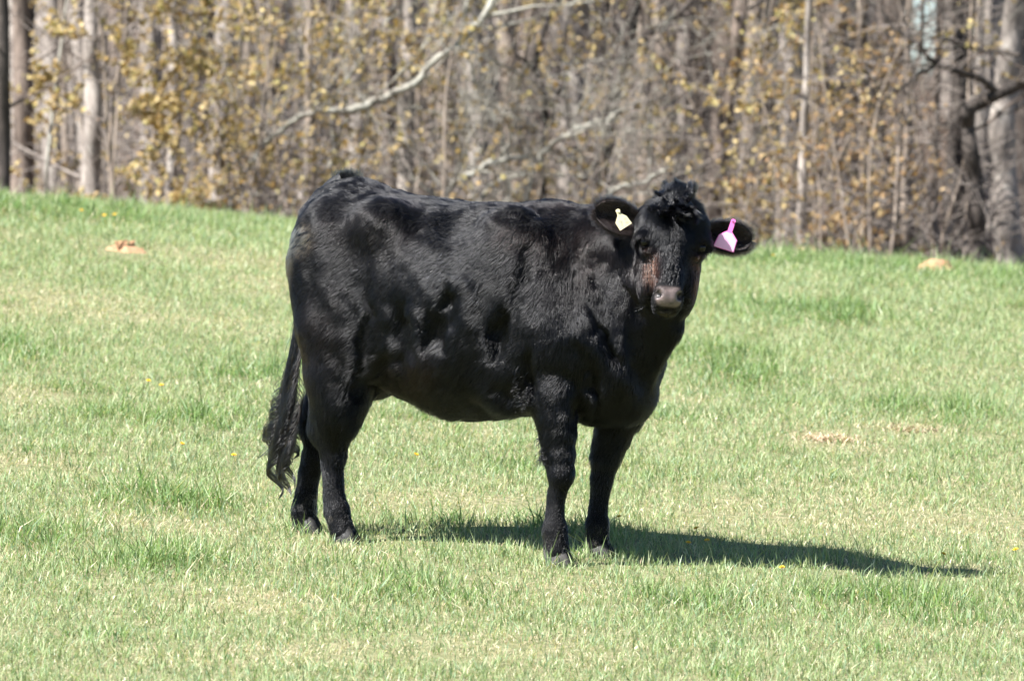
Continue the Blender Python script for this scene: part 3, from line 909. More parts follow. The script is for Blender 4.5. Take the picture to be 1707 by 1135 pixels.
    lk = hair_object('hair_lock', np.array(lp), np.array(lr), np.tile([.007, .007, .008], (len(lp), 1)), hm, root); lk['kind'] = 'stuff'
    # ---- whiskers
    # ---- tail: core and switch
    core = [L(575, 300, 0), L(546, 318, -.01), L(520, 360, -.02), L(512, 430, -.02), L(508, 500, -.02), L(497, 565, -.02), L(488, 610, -.02), L(481, 655, -.02), L(476, 700, -.02)]
    core = np.array(core); g = np.linspace(0, 1, len(core)); g2 = np.linspace(0, 1, 30)
    cp = np.stack([np.interp(g2, g, core[:, k]) for k in range(3)], 1)
    for it in range(2): cp[1:-1] = .25 * cp[:-2] + .5 * cp[1:-1] + .25 * cp[2:]
    mb = MB(); mb.tube(cp, np.interp(g2, [0, .3, .75, 1], [.032, .028, .020, .008]), 10)
    tail = link('tail', mb.mesh('tail', simple_mat('tail_hide', (.010, .010, .011), .6, .4, 90)), root)
    K = 16; tt = np.linspace(0, 1, K); sp, sr = [], []
    locks = []
    for q in range(12):                                      # wavy locks of the switch
        ph = rng.random() * 6.3
        endx, endy = [(436, 768), (456, 832), (476, 828), (461, 795), (489, 765), (470, 808), (454, 775), (494, 735), (483, 815), (447, 742), (466, 760), (478, 785)][q]
        st = 28 - int(9 * rng.random())
        e = L(endx, endy, -.02 + .05 * rng.normal())
        locks.append((st, e, ph, .012 + .009 * rng.random(), 1.9 + 1.2 * rng.random()))
    lw = rng.choice(12, 1300, p=np.array([.15] + [1.0] * 11) / 11.15)
    for q in range(1300):
        st, e, ph, am, fq = locks[lw[q]]
        k0 = max(10, min(29, st + int(rng.normal() * 4)))
        o = cp[k0] + rng.normal(size=3) * .006
        path = o[None] * (1 - tt)[:, None] + e[None] * tt[:, None]
        bow = np.sin(tt * np.pi)[:, None] * np.array([-.008, 0, 0])[None]
        wv = np.stack([np.sin(tt * 6.28 * fq + ph), np.cos(tt * 6.28 * fq + ph), 0 * tt], 1) * (1.6 * am * np.minimum(1, 2.2 * tt))[:, None]
        spread = rng.normal(size=3)[None] * (.0030 - .0004 * np.sin(tt * 3.1) - .0022 * tt)[:, None]
        cut = .8 + .2 * rng.random()
        pts = path + bow + wv + spread
        pts = np.stack([np.interp(tt * cut, tt, pts[:, k]) for k in range(3)], 1)
        sp.append(pts); sr.append(np.linspace(.0008, .0004, K))
    # short hair clothing the tail
    for q in range(5000):
        k0 = int(6 + 23 * rng.random()); a = rng.random() * 6.3
        dv = norm(cp[min(29, k0 + 1)] - cp[k0 - 1]); o = cp[k0] + .018 * np.array([math.cos(a), math.sin(a), 0])
        pts = o[None] + np.outer(tt, dv * (.04 + .05 * rng.random())) + np.outer(tt, np.array([math.cos(a), math.sin(a), 0]) * .006)
        sp.append(pts); sr.append(np.linspace(.0007, .0003, K))
    sc_ = np.tile([.008, .008, .008], (len(sp), 1)); sc_[rng.random(len(sp)) < .07] = [.03, .018, .012]
    sw_ = hair_object('tail_switch', np.array(sp), np.array(sr), sc_, hm, tail); sw_['kind'] = 'stuff'
    return ears
EARS = build_cow()

# ---------------------------------------------------------------- ear tags
def tag_mesh(name, outline, o, ex, ey, thick, mat):
    ez = np.cross(ex, ey); n = len(outline)
    bm_v = []; 
    for s in (.5, -.5):
        for a, b in outline: bm_v.append(o + ex * a + ey * b + ez * thick * s)
    me = bpy.data.meshes.new(name)
    faces = [list(range(n)), list(range(2 * n - 1, n - 1, -1))] + [(i, n + i, n + (i + 1) % n, (i + 1) % n) for i in range(n)]
    me.from_pydata([tuple(v) for v in bm_v], [], faces); me.materials.append(mat); me.update()
    return me

def ear_tags():
    def wv(v): return v[0] * FWD + v[1] * LAT + v[2] * np.array([0, 0, 1.0])
    def disc(o, nrm, r, mat, name, par, h=.006):
        a = np.linspace(0, 2 * np.pi, 14, endpoint=False); u = norm(np.cross(nrm, [0.2, 0.1, 1])); w = np.cross(nrm, u)
        me = bpy.data.meshes.new(name); n = 14
        V_ = [tuple(o + nrm * q + r * (math.cos(t) * u + math.sin(t) * w)) for q in (0, h) for t in a]
        me.from_pydata(V_, [], [list(range(n))[::-1], list(range(n, 2 * n))] + [(i, (i + 1) % n, n + (i + 1) % n, n + i) for i in range(n)])
        me.materials.append(mat); link(name, me, par)
    # cream tag in the picture-left ear
    cream = simple_mat('tag_cream', (.78, .70, .44), .4, .5)
    ink = simple_mat('tag_ink', (.60, .58, .46), .7)
    P0, f0, (rt, ax, upd, fr) = EARS[0]
    o = to_world(L(1029, 352, -.10)); o = o + np.array([0, -1, 0]) * 0
    yb = float((to_world(rt + ax * .55)[1])) - .035
    o = at(1030, 352, yb)
    ex = norm(np.array([.92, .35, -.16])); ey = norm(np.array([.42, -.14, -.90])); ex = norm(ex - ey * (ex @ ey))
    e = link('ear_tag', None, label='small cream ear tag hanging below the shaded ear, nearer the cow\'s shoulder', cat='ear tag', loc=tuple(o))
    out = [(-.006, -.004), (.006, -.004), (.007, .012), (.022, .026), (.029, .056), (-.024, .066), (-.028, .036), (-.008, .014)]
    z = np.zeros(3)
    plate = link('plate', tag_mesh('plate', out, z, ex, ey, .002, cream), e)
    ez = np.cross(ex, ey); ez = ez if ez[1] < 0 else -ez
    disc(z - ez * .002, ez, .007, cream, 'button', e)
    for (x0, y0, x1, y1) in ((-.016, .034, -.005, .033), (-.005, .033, -.012, .050), (.006, .032, .016, .030), (.006, .032, .008, .046), (.008, .046, .018, .044)):
        mb = MB(); a_ = np.array([x0, y0]); b_ = np.array([x1, y1]); t = norm(b_ - a_); nn = np.array([-t[1], t[0]]) * .0014
        q = [a_ + nn, a_ - nn, b_ - nn, b_ + nn]
        mb.add(np.array([ex * p[0] + ey * p[1] + ez * .0022 for p in q]), np.array([[0, 1, 2, 3]]))
        link('digit_stroke', mb.mesh('digit_stroke', ink, False), plate)
    # pink tag in the picture-right ear
    pink = simple_mat('tag_pink', (.86, .18, .52), .38, .5)
    pale = simple_mat('tag_face', (.90, .46, .72), .4, .5)
    P1, f1, (rt, ax, upd, fr) = EARS[1]
    yb = float((to_world(rt + ax * .55)[1])) - .035
    o = at(1222, 370, yb)
    ex = norm(np.array([.96, .05, -.24])); ey = norm(np.array([-.32, -.06, -.94])); ex = norm(ex - ey * (ex @ ey))
    e = link('ear_tag', None, label='bright pink ear tag with a long neck hanging from the outstretched ear over the grass', cat='ear tag', loc=tuple(o))
    out = [(-.008, -.006), (-.004, -.010), (.004, -.010), (.008, -.006), (.008, .034), (.012, .037), (.034, .056), (.036, .098), (-.038, .100), (-.032, .056), (-.012, .037), (-.008, .034)]
    link('plate', tag_mesh('plate', out, z, ex, ey, .002, pink), e)
    ez = np.cross(ex, ey); ez = ez if ez[1] < 0 else -ez
    inner = [(-.010, .039), (.010, .039), (.031, .057), (.033, .096), (-.035, .098), (-.029, .057)]
    link('face_panel', tag_mesh('face_panel', inner, ez * .0018, ex, ey, .0012, pale), e)
    disc(z + ez * .001, ez, .0032, simple_mat('tag_pin', (.25, .05, .16), .5), 'pin', e, .003)
ear_tags()

# ================================================================ the woods
BARK = {
    'pale': bark_mat('bark_pale_grey', (.15, .13, .115), (.36, .315, .275), (.38, .355, .315), .40),
    'tan': bark_mat('bark_tan', (.14, .112, .09), (.34, .28, .225)),
    'brown': bark_mat('bark_brown', (.075, .058, .047), (.21, .165, .135), (.27, .25, .21), .3),
    'dark': bark_mat('bark_dark', (.022, .019, .017), (.085, .07, .06), (.13, .125, .10), .25),
    'lichen': bark_mat('bark_lichen', (.13, .115, .095), (.27, .25, .21), (.35, .34, .29), .5),
    'twig': bark_mat('bark_twig', (.12, .10, .088), (.32, .28, .245)),
}
LEAFM = leafy_mat('yellow_leaf', 0.55, 0.35, (1.0, .9, .5))

def wander(p, d, length, n, rng, wob=.12, up=0.0):
    pts = [np.array(p, float)]; d = norm(np.array(d, float))
    for i in range(n):
        d = norm(d + rng.normal(size=3) * wob + np.array([0, 0, up]))
        pts.append(pts[-1] + d * length / n)
    return np.array(pts), d

def twigs(mb, p, d, length, r, depth, rng, up=.03, sides=4, leaf=None, kids=4):
    n = 5 if depth else 3
    pts, _ = wander(p, d, length, n, rng, .16, up)
    mb.tube(pts, np.linspace(r, max(r * .3, .0018), n + 1), sides if depth else 3)
    if depth == 0:
        if leaf is not None: leaf.append(pts)
        return
    for k in range(kids):
        t = .25 + .72 * rng.random()
        i = min(n - 1, int(t * n)); q = pts[i] + (pts[i + 1] - pts[i]) * (t * n - i)
        dv = norm(pts[i + 1] - pts[i]); side = norm(np.cross(dv, rng.normal(size=3)))
        twigs(mb, q, norm(dv * .6 + side * (.6 + .5 * rng.random())), length * (.35 + .3 * rng.random()), r * .5, depth - 1, rng, up, 3, leaf, kids)
    if leaf is not None: leaf.append(pts[-3:])

def leaves_mesh(name, paths, rng, per, size, palette):
    P = []
    for pts in paths:
        for q in range(per if isinstance(per, int) else rng.poisson(per)):
            t = rng.random() * (len(pts) - 1); i = min(len(pts) - 2, int(t))
            P.append(pts[i] + (pts[i + 1] - pts[i]) * (t - i))
    P = np.array(P); n = len(P)
    s = size * (.55 + .8 * rng.random(n))[:, None]
    a = norm(rng.normal(size=(n, 3)) + np.array([0, 0, -.75])); b = norm(np.cross(a, rng.normal(size=(n, 3)))); c = np.cross(a, b)
    fold = .18 + .25 * rng.random((n, 1))
    v = np.stack([P, P + a * s * .5 + b * s * .32 + c * s * fold * .5, P + a * s, P + a * s * .5 - b * s * .32 + c * s * fold * .5], 1).reshape(-1, 3)
    k = np.arange(n)[:, None] * 4
    F = np.stack([k, k + 1, k + 2, k, k + 2, k + 3], -1).reshape(-1, 3)
    me = mesh_np(name, v, F, False, LEAFM)
    col = np.array(palette)[rng.integers(0, len(palette), n)] * (.75 + .5 * rng.random((n, 1)))
    color_attr(me, np.repeat(col, 4, 0))
    return me

GOLD = [(.44, .33, .15), (.50, .39, .19), (.40, .28, .12), (.45, .36, .16), (.36, .31, .12)]
ORANGE = [(.42, .28, .13), (.46, .33, .17), (.35, .22, .11), (.40, .31, .15)]

def crown(mb, top, rng, r0, n=16, length=3.2, base_h=None, trunkpts=None, leaf=None, depth=2, kids=4):
    for k in range(n):
        t = .35 + .65 * k / n
        i = int(t * (len(trunkpts) - 1)); q = trunkpts[min(i, len(trunkpts) - 1)]
        a = rng.random() * 6.28
        d = np.array([math.cos(a), math.sin(a), .5 + .5 * rng.random()])
        twigs(mb, q, d, length * (1.15 - .6 * t) * (.7 + .6 * rng.random()), r0 * (.55 - .35 * t), depth, rng, .04, 5, leaf, kids)

def hero_tree(name, label, px_path, Y, bark, seed, height=11.0, limbs=(), group=None, cat='tree', crown_n=14, low=4, leafy=None):
    """px_path: (px, py, width px) from low to high on the photograph at distance Y"""
    rng = np.random.default_rng(seed)
    K = FPX / Y
    pts = [at(a, b, Y) for a, b, w in px_path]; rad = [w / 2 / K for a, b, w in px_path]
    g = float(ground(pts[0][0], Y))
    base = np.array([pts[0][0] - (pts[1][0] - pts[0][0]) * .15, Y, g - .12])
    if pts[0][2] > g + .1:
        pts = [base] + pts; rad = [rad[0] * 1.25] + rad
    # carry the stem on to its full height
    d = norm(pts[-1] - pts[-2]); d = norm(d * .4 + np.array([0, 0, .8]))
    left = max(1.5, height - (pts[-1][2] - g)); n = 7
    ext, _ = wander(pts[-1], d, left, n, rng, .05, .08)
    ext = ext[1:]; er = np.linspace(rad[-1] * .93, .015, n)
    # densify with a wobble
    P = np.array(pts); rr = np.array(rad); m = 5 * (len(P) - 1) + 1
    t0 = np.arange(len(P)); t1 = np.linspace(0, len(P) - 1, m)
    Pd = np.stack([np.interp(t1, t0, P[:, k]) for k in range(3)], 1); rd = np.interp(t1, t0, rr)
    for it in range(2): Pd[1:-1] = .25 * Pd[:-2] + .5 * Pd[1:-1] + .25 * Pd[2:]
    Pd[:, 1] += .03 * np.sin(np.arange(m) * .9 + seed); rd = rd * (1 + .10 * (rng.random(m) - .5))
    full = np.concatenate([Pd, ext]); fr = np.concatenate([rd, er])
    o = Vector(base)
    root = link(name, None, label=label, cat=cat, group=group, loc=o)
    off = np.array(base)
    mb = MB(); mb.tube(full - off, fr, 12 if rad[0] > .06 else 8)
    link('trunk', mb.mesh('trunk', BARK[bark]), root)
    for lim in limbs:
        lp = np.array([at(a, b, Y + dy) for a, b, w, dy in lim]); lr = np.array([w / 2 / K for a, b, w, dy in lim])
        m = 4 * (len(lp) - 1) + 1; t0 = np.arange(len(lp)); t1 = np.linspace(0, len(lp) - 1, m)
        ld = np.stack([np.interp(t1, t0, lp[:, k]) for k in range(3)], 1); lrr = np.interp(t1, t0, lr)
        ld[1:-1] = .25 * ld[:-2] + .5 * ld[1:-1] + .25 * ld[2:]
        ld += rng.normal(size=ld.shape) * .006
        mb = MB(); mb.tube(ld - off, lrr, 7); lo_ = link('limb', mb.mesh('limb', BARK[bark]), root); mb = MB()
        for k in range(5):
            i = rng.integers(m // 3, m - 1); sd = norm(np.cross(ld[i + 1] - ld[i], rng.normal(size=3)))
            twigs(mb, ld[i] - off, norm(norm(ld[i + 1] - ld[i]) + .8 * sd), .5 + .5 * rng.random(), max(.006, lrr[i] * .4), 1, rng, .02, 4, None, 4)
        link('twigs', mb.mesh('twigs', BARK[bark]), lo_)
    mb = MB(); lf = [] if leafy else None
    for k in range(low):                                        # low side twigs that the photograph shows
        i = rng.integers(2, len(Pd)); a = rng.random() * 6.28
        twigs(mb, Pd[i] - off, np.array([math.cos(a), math.sin(a), .35]), .5 + .9 * rng.random(), max(.005, rd[i] * .22), 2, rng, .02, 4, lf, 4)
    crown(mb, None, rng, fr[len(Pd)], crown_n, height * .28, None, ext - off, lf if leafy else None, 2, 4)
    cr = link('crown', mb.mesh('crown', BARK['twig' if bark != 'dark' else 'brown']), root)
    if leafy:
        lo = link('leaves', leaves_mesh('leaves', lf, rng, 3, .05, leafy), cr); lo['kind'] = 'stuff'
    return root

hero_tree('oak_tree', 'near black tree trunk standing left of every other trunk, dark against the woods', [(2, 330, 32), (3, 150, 29), (1, 0, 27)], 51.2, 'dark', 1, 13)  # this trunk stands in shadow; its shade is put into the dark bark colour
hero_tree('oak_tree', 'broad brownish grey trunk close beside the near black trunk', [(36, 320, 40), (40, 180, 33), (34, 0, 28)], 54, 'brown', 2, 13)
hero_tree('poplar_tree', 'straight pale grey trunk standing just left of the golden leaves', [(150, 300, 34), (157, 180, 31), (150, 90, 26), (152, 0, 22)], 53.4, 'pale', 3, 14)
hero_tree('bare_sapling', 'very thin pale sapling leaning slightly between the brownish trunk and the pale grey trunk', [(76, 310, 7), (84, 220, 6.5), (96, 120, 6), (108, 30, 5), (112, 0, 4)], 52.4, 'lichen', 4, 5, crown_n=8, low=2)
hero_tree('poplar_tree', 'thin upright trunk rising behind the leaning pale sapling', [(112, 300, 14), (106, 150, 13), (104, 0, 12)], 59, 'tan', 5, 12)
hero_tree('poplar_tree', 'grey trunk showing through the golden leaves above the bright tuft of shrubs', [(286, 300, 22), (294, 190, 20), (288, 60, 18), (290, 0, 16)], 54.0, 'pale', 6, 12)
hero_tree('poplar_tree', 'slim tan trunk passing behind the long arching lichen branch above the rump', [(520, 260, 18), (514, 140, 16), (516, 0, 14)], 53.8, 'tan', 7, 12)
hero_tree('poplar_tree', 'tallest pale pinkish trunk rising behind the long arching lichen branch', [(676, 300, 29), (680, 140, 27), (684, 0, 25)], 54.6, 'pale', 8, 15)
hero_tree('poplar_tree', 'narrow grey trunk close beside the tall pale pinkish trunk', [(650, 300, 17), (655, 140, 15), (652, 0, 14)], 55.4, 'brown', 9, 14)
hero_tree('oak_tree', 'dark trunk behind the cow\'s shoulder with blackish limbs reaching up and sideways', [(1000, 300, 32), (1008, 220, 30), (1024, 150, 27), (1048, 70, 24), (1058, 0, 24)], 54.6, 'dark', 10, 13,
          limbs=[[(1040, 90, 18, 0), (1075, 60, 14, -.1), (1105, 38, 10, -.2), (1135, 22, 8, -.2), (1165, 0, 6, -.3)], [(1046, 70, 12, 0), (1020, 40, 9, .2), (1010, 0, 7, .2)], [(1030, 130, 10, 0), (1048, 112, 8, -.3), (1058, 60, 6, -.3)]])
hero_tree('oak_tree', 'leaning brown trunk rising above the ear that carries the pink tag', [(1192, 330, 29), (1203, 240, 27), (1217, 150, 26), (1230, 60, 25), (1236, 0, 24)], 54.2, 'brown', 11, 13)
hero_tree('poplar_tree', 'slim grey trunk amid orange leaves between the leaning trunk and the forked trunk', [(1336, 330, 16), (1340, 220, 15), (1345, 120, 12), (1348, 0, 10)], 53.2, 'pale', 12, 11)
hero_tree('oak_tree', 'dark trunk that forks low into two slender stems', [(1492, 430, 19), (1493, 350, 18), (1486, 280, 17), (1470, 220, 11), (1458, 160, 9), (1440, 60, 8), (1436, 0, 7)], 54.2, 'dark', 13, 9,
          limbs=[[(1488, 285, 13, 0), (1497, 250, 10, 0), (1512, 190, 8, 0), (1522, 140, 7, .1), (1536, 60, 6, .1), (1540, -30, 5, .1)]])
hero_tree('oak_tree', 'crooked black trunk with a long bare limb arching away over the forked trunk', [(1630, 440, 34), (1628, 360, 31), (1624, 290, 29), (1612, 220, 27), (1612, 182, 25), (1645, 166, 22), (1690, 145, 20), (1740, 120, 18), (1780, 60, 16)], 52.6, 'dark', 14, 8,
          limbs=[[(1668, 160, 13, 0), (1630, 130, 12, -.1), (1590, 115, 11, -.2), (1562, 110, 10, -.2), (1540, 84, 9, -.3), (1512, 62, 8, -.3), (1482, 40, 7, -.3), (1470, 15, 5, -.3)],
                 [(1612, 186, 10, 0), (1594, 204, 8, .1), (1575, 206, 7, .1)], [(1562, 110, 8, -.2), (1530, 124, 6, -.3), (1500, 148, 5, -.4), (1470, 168, 4, -.5)], [(1700, 92, 8, 0), (1640, 84, 8, .1), (1590, 72, 7, .1), (1560, 62, 5, .1)]])
hero_tree('beech_tree', 'thick pale trunk with lit smooth bark beside the crooked black trunk', [(1676, 450, 72), (1672, 350, 60), (1666, 240, 54), (1670, 160, 46), (1684, 80, 36), (1692, 0, 34)], 55.2, 'pale', 15, 15, limbs=[[(1672, 190, 30, 0), (1700, 130, 22, .1), (1730, 60, 18, .2)]])
hero_tree('oak_tree', 'dark straight upper trunk behind the crooked black trunk near the patch of sky', [(1604, 420, 26), (1600, 200, 24), (1598, 90, 22), (1596, 0, 21)], 55.5, 'dark', 16, 13)
hero_tree('beech_tree', 'slender pale tan stem close beside the forked dark trunk', [(1508, 430, 15), (1507, 320, 14), (1512, 240, 12), (1516, 0, 9)], 54.0, 'tan', 17, 10)
hero_tree('poplar_tree', 'thin tan pole standing between the orange leaves and the forked trunk', [(1436, 430, 14), (1440, 300, 13), (1436, 150, 12), (1434, 0, 10)], 54.2, 'tan', 18, 11)
hero_tree('poplar_tree', 'mossy grey stem standing between the forked trunk and the crooked black trunk', [(1558, 430, 20), (1556, 330, 18), (1560, 200, 15), (1566, 0, 12)], 54.4, 'brown', 19, 11)
hero_tree('bare_sapling', 'thin slanting tan sapling leaning in front of the mossy grey stem', [(1570, 400, 8), (1585, 350, 7), (1604, 290, 6), (1612, 240, 5)], 53.4, 'tan', 20, 4, crown_n=5, low=2)

hero_tree('oak_tree', 'crooked dark stem with bent limbs above the middle of the cow\'s back', [(905, 330, 15), (900, 250, 14), (912, 170, 13), (890, 110, 12), (905, 50, 11), (930, 0, 10)], 54.8, 'dark', 21, 9,
          limbs=[[(905, 190, 9, 0), (935, 150, 7, .1), (948, 100, 6, .2), (985, 60, 5, .2), (1000, 10, 4, .2)], [(895, 120, 8, 0), (860, 90, 6, -.1), (842, 40, 5, -.1), (815, 0, 4, -.1)]])
hero_tree('oak_tree', 'dark crooked stem showing between the slim tan trunk and the long arching stem', [(556, 330, 17), (552, 220, 16), (560, 130, 16), (548, 70, 15), (552, 0, 13)], 55.6, 'dark', 22, 10,
          limbs=[[(556, 150, 8, 0), (590, 120, 6, 0), (604, 70, 5, .1), (640, 40, 4, .1)]])
hero_tree('oak_tree', 'brown stem with a sideways limb between the orange leaves and the thin tan pole', [(1400, 430, 15), (1396, 330, 14), (1404, 240, 13), (1398, 150, 12), (1410, 60, 11), (1404, 0, 10)], 55, 'brown', 23, 10,
          limbs=[[(1400, 200, 7, 0), (1370, 170, 6, 0), (1340, 160, 5, 0), (1310, 130, 4, .1)], [(1406, 120, 7, 0), (1440, 95, 5, 0), (1462, 60, 4, .1)]])

# arching, lichen-covered stems at the edge of the wood
def bough(label, path, Y, seed, bark='lichen', tw=14, leafy=None):
    rng = np.random.default_rng(seed); K = FPX / Y
    P = np.array([at(a, b, Y + dy) for a, b, w, dy in path]); r = np.array([w / 2 / K for a, b, w, dy in path])
    g = float(ground(P[0][0], P[0][1]))
    base = P[0].copy(); base[2] = g - .05; base[0] -= .05
    if P[0][2] > g: P = np.concatenate([[base], P]); r = np.concatenate([[r[0] * 1.15], r])
    m = 6 * (len(P) - 1) + 1; t0 = np.arange(len(P)); t1 = np.linspace(0, len(P) - 1, m)
    D = np.stack([np.interp(t1, t0, P[:, k]) for k in range(3)], 1); rd = np.interp(t1, t0, r)
    for it in range(2): D[1:-1] = .25 * D[:-2] + .5 * D[1:-1] + .25 * D[2:]
    D[1:] += rng.normal(size=D[1:].shape) * .007; rd *= 1 + .25 * (rng.random(m) - .5)
    root = link('leaning_tree', None, label=label, cat='tree', loc=tuple(P[0])); off = P[0]
    mb = MB(); mb.tube(D - off, rd, 8); link('trunk', mb.mesh('trunk', BARK[bark]), root)
    mb = MB(); lf = []
    for k in range(tw):
        i = rng.integers(3, m - 1); dv = norm(D[i + 1] - D[i]); sd = norm(np.cross(dv, rng.normal(size=3)) + np.array([0, 0, .3]))
        twigs(mb, D[i] - off, norm(dv * .7 + sd), .45 + .6 * rng.random(), max(.004, rd[i] * .4), 2, rng, .01, 4, lf, 4)
    cr = link('crown', mb.mesh('crown', BARK[bark]), root)
    if leafy:
        lo = link('leaves', leaves_mesh('leaves', lf, rng, 1.0, .045, leafy), cr); lo['kind'] = 'stuff'

bough('long pale lichen covered stem arching up from behind the rump towards the tall pinkish trunk', [(388, 330, 6, 0), (412, 285, 6, 0), (436, 243, 7, 0), (474, 211, 8, 0), (516, 186, 9, 0), (600, 182, 14, 0), (640, 165, 15, 0), (690, 140, 13, 0), (725, 100, 12, 0), (765, 75, 12, 0), (800, 38, 13, 0), (826, 0, 12, 0), (850, -60, 9, 0)], 53, 31, tw=20, leafy=GOLD)
bough('low pale bough curving up out of the brush above the middle of the cow\'s back', [(742, 330, 12, 0), (752, 308, 11, 0), (785, 290, 10, 0), (815, 272, 11, 0), (850, 264, 8, 0), (880, 262, 6, 0)], 53.6, 32, tw=12)
bough('second low pale bough just above the cow\'s back, short and nearly level', [(800, 330, 8, .2), (815, 310, 8, .2), (850, 296, 8, .2), (880, 290, 6, .2), (900, 284, 5, .2)], 54.2, 33, tw=8)
bough('pale bough rising behind the cow\'s withers towards the dark limbed trunk', [(880, 320, 8, 0), (900, 262, 8, 0), (918, 240, 9, 0), (960, 214, 9, 0), (1005, 204, 9, 0), (1040, 184, 9, 0), (1062, 172, 7, 0)], 53.8, 34, tw=10)
bough('grey bough slanting down through twigs above the gap between back and poll', [(1010, 330, 9, 0), (1030, 315, 9, 0), (1070, 305, 8, 0), (1110, 285, 7, 0)], 53.3, 35, tw=10)
bough('slender crooked grey stem drooping with bare twigs beside the leaning brown trunk', [(1290, 330, 9, .3), (1296, 220, 9, .2), (1285, 120, 9, .1), (1270, 60, 9, 0), (1300, 44, 9, -.1), (1345, 75, 8, -.2), (1390, 100, 6, -.2), (1430, 128, 5, -.2)], 55, 36, 'lichen', tw=24)
bough('thin pale stem standing in the brush left of the tall pinkish trunk', [(560, 330, 9, 0), (548, 280, 8, 0), (560, 235, 8, 0), (580, 190, 6, 0), (575, 120, 5, 0), (590, 0, 5, 0)], 54.6, 37, tw=14, leafy=GOLD)
bough('thin pale stem crossing downward through gold leaves over the cow\'s loin', [(850, 330, 7, 0), (840, 240, 7, 0), (822, 190, 7, 0), (795, 148, 7, 0), (780, 90, 6, 0), (776, 0, 5, 0)], 55.4, 38, tw=14, leafy=GOLD)

# leafy saplings: each one its own stems and leaves
def leafy_sapling(px, Y, h, seed, pal, dens, name='young_tree', label='', group=''):
    rng = np.random.default_rng(seed)
    x = (px - 853.5) / FPX * Y; g = float(ground(x, Y))
    root = link(name, None, label=label, cat='tree', group=group, loc=(x, Y, g - .05))
    stem = MB(); mb = MB(); lf = []
    for k in range(rng.integers(1, 4)):
        a = rng.random() * 6.28
        pts, _ = wander((.06 * math.cos(a), .06 * math.sin(a), 0), (.15 * math.cos(a), .15 * math.sin(a), 1), h * (.7 + .35 * rng.random()), 9, rng, .07, .05)
        r = .006 + .007 * rng.random()
        stem.tube(pts, np.linspace(r, .004, 10), 6)
        for q in range(10):
            t = .12 + .85 * rng.random(); i = min(8, int(t * 9)); b = rng.random() * 6.28
            twigs(mb, pts[i], np.array([math.cos(b), math.sin(b), .3]), (.35 + .55 * rng.random()) * (1.2 - .5 * t), .0042, 1, rng, .0, 3, lf, 4)
    link('trunk', stem.mesh('trunk', BARK['tan']), root); cr = link('crown', mb.mesh('crown', BARK['twig']), root)
    if dens:
        lo = link('leaves', leaves_mesh('leaves', lf, rng, dens * (7.0 if px < 600 else 5.5), .044, pal), cr); lo['kind'] = 'stuff'

rg = random.Random(5)
gold_l = 'young tree with small golden yellow leaves spread over slender stems at the wood edge'
spots = [(210, 51.6, 2.6, 3.2), (255, 52.2, 2.3, 3.0), (330, 53.5, 4.2, 2.2), (180, 54, 3.4, 1.4), (395, 53, 4.4, 1.8), (300, 55.2, 4.5, 2.2), (440, 54.5, 4.4, 1.8), (490, 52.6, 2.2, 1.1), (560, 55.5, 4.3, 1.6), (620, 53.5, 3.0, 1.1),
         (700, 54.8, 4.2, 1.2), (760, 56, 4.4, 1.5), (830, 55, 4.4, 1.6), (880, 53.4, 3.1, 1.3), (930, 56, 4.4, 1.8), (985, 55, 4.2, 1.6), (1100, 54.5, 3.8, 1.1), (60, 56, 3.2, .7), (430, 51.8, 1.5, .9), (660, 52, 1.7, .7)]
for i, (px, Y, h, d) in enumerate(spots):
    own = {0: 'low young tree thick with golden leaves growing beside the straight pale grey trunk', 1: 'low bushy young tree thick with golden leaves under the grey trunk amid leaves', 17: 'young tree with a few golden leaves behind the broad brownish grey trunk',
           7: 'low young tree with thin golden leaves beside the foot of the long arching lichen stem'}.get(i)
    leafy_sapling(px, Y + (1.0 if i > 1 else 0.6), h + (.3 if i > 1 else 0), 100 + i, GOLD, d, label=own or gold_l, group=None if own else 'golden leaved young trees')
orange_l = 'young tree with sparse rusty orange leaves near the leaning brown trunk'
for i, (px, Y, h, d) in enumerate([(1300, 52.6, 2.6, 1.7), (1365, 53.6, 2.4, 1.5), (1270, 54.5, 3.8, 1.3), (1385, 52.3, 1.6, 1.4), (1180, 55, 4.0, 1.2), (1330, 55.6, 4.2, 1.0), (1240, 53, 2.4, 1.0)]):
    leafy_sapling(px, Y + .5, h + .2, 150 + i, ORANGE if i % 2 else GOLD, d, label=orange_l, group='orange leaved young trees')
bare_l = 'bare twiggy shrub without leaves at the foot of the wood'
for i, px in enumerate([90, 520, 590, 740, 800, 960, 1040, 1220, 1455, 1590, 640, 350]):
    leafy_sapling(px, 52 + 5 * rg.random(), 1.6 + 2.4 * rg.random(), 200 + i, GOLD, 0 if px > 1400 else .25, 'bare_shrub', bare_l if px > 1400 else 'twiggy shrub with only a few withered leaves at the foot of the wood', 'bare shrubs at the wood edge' if px > 1400 else 'nearly leafless shrubs at the wood edge')

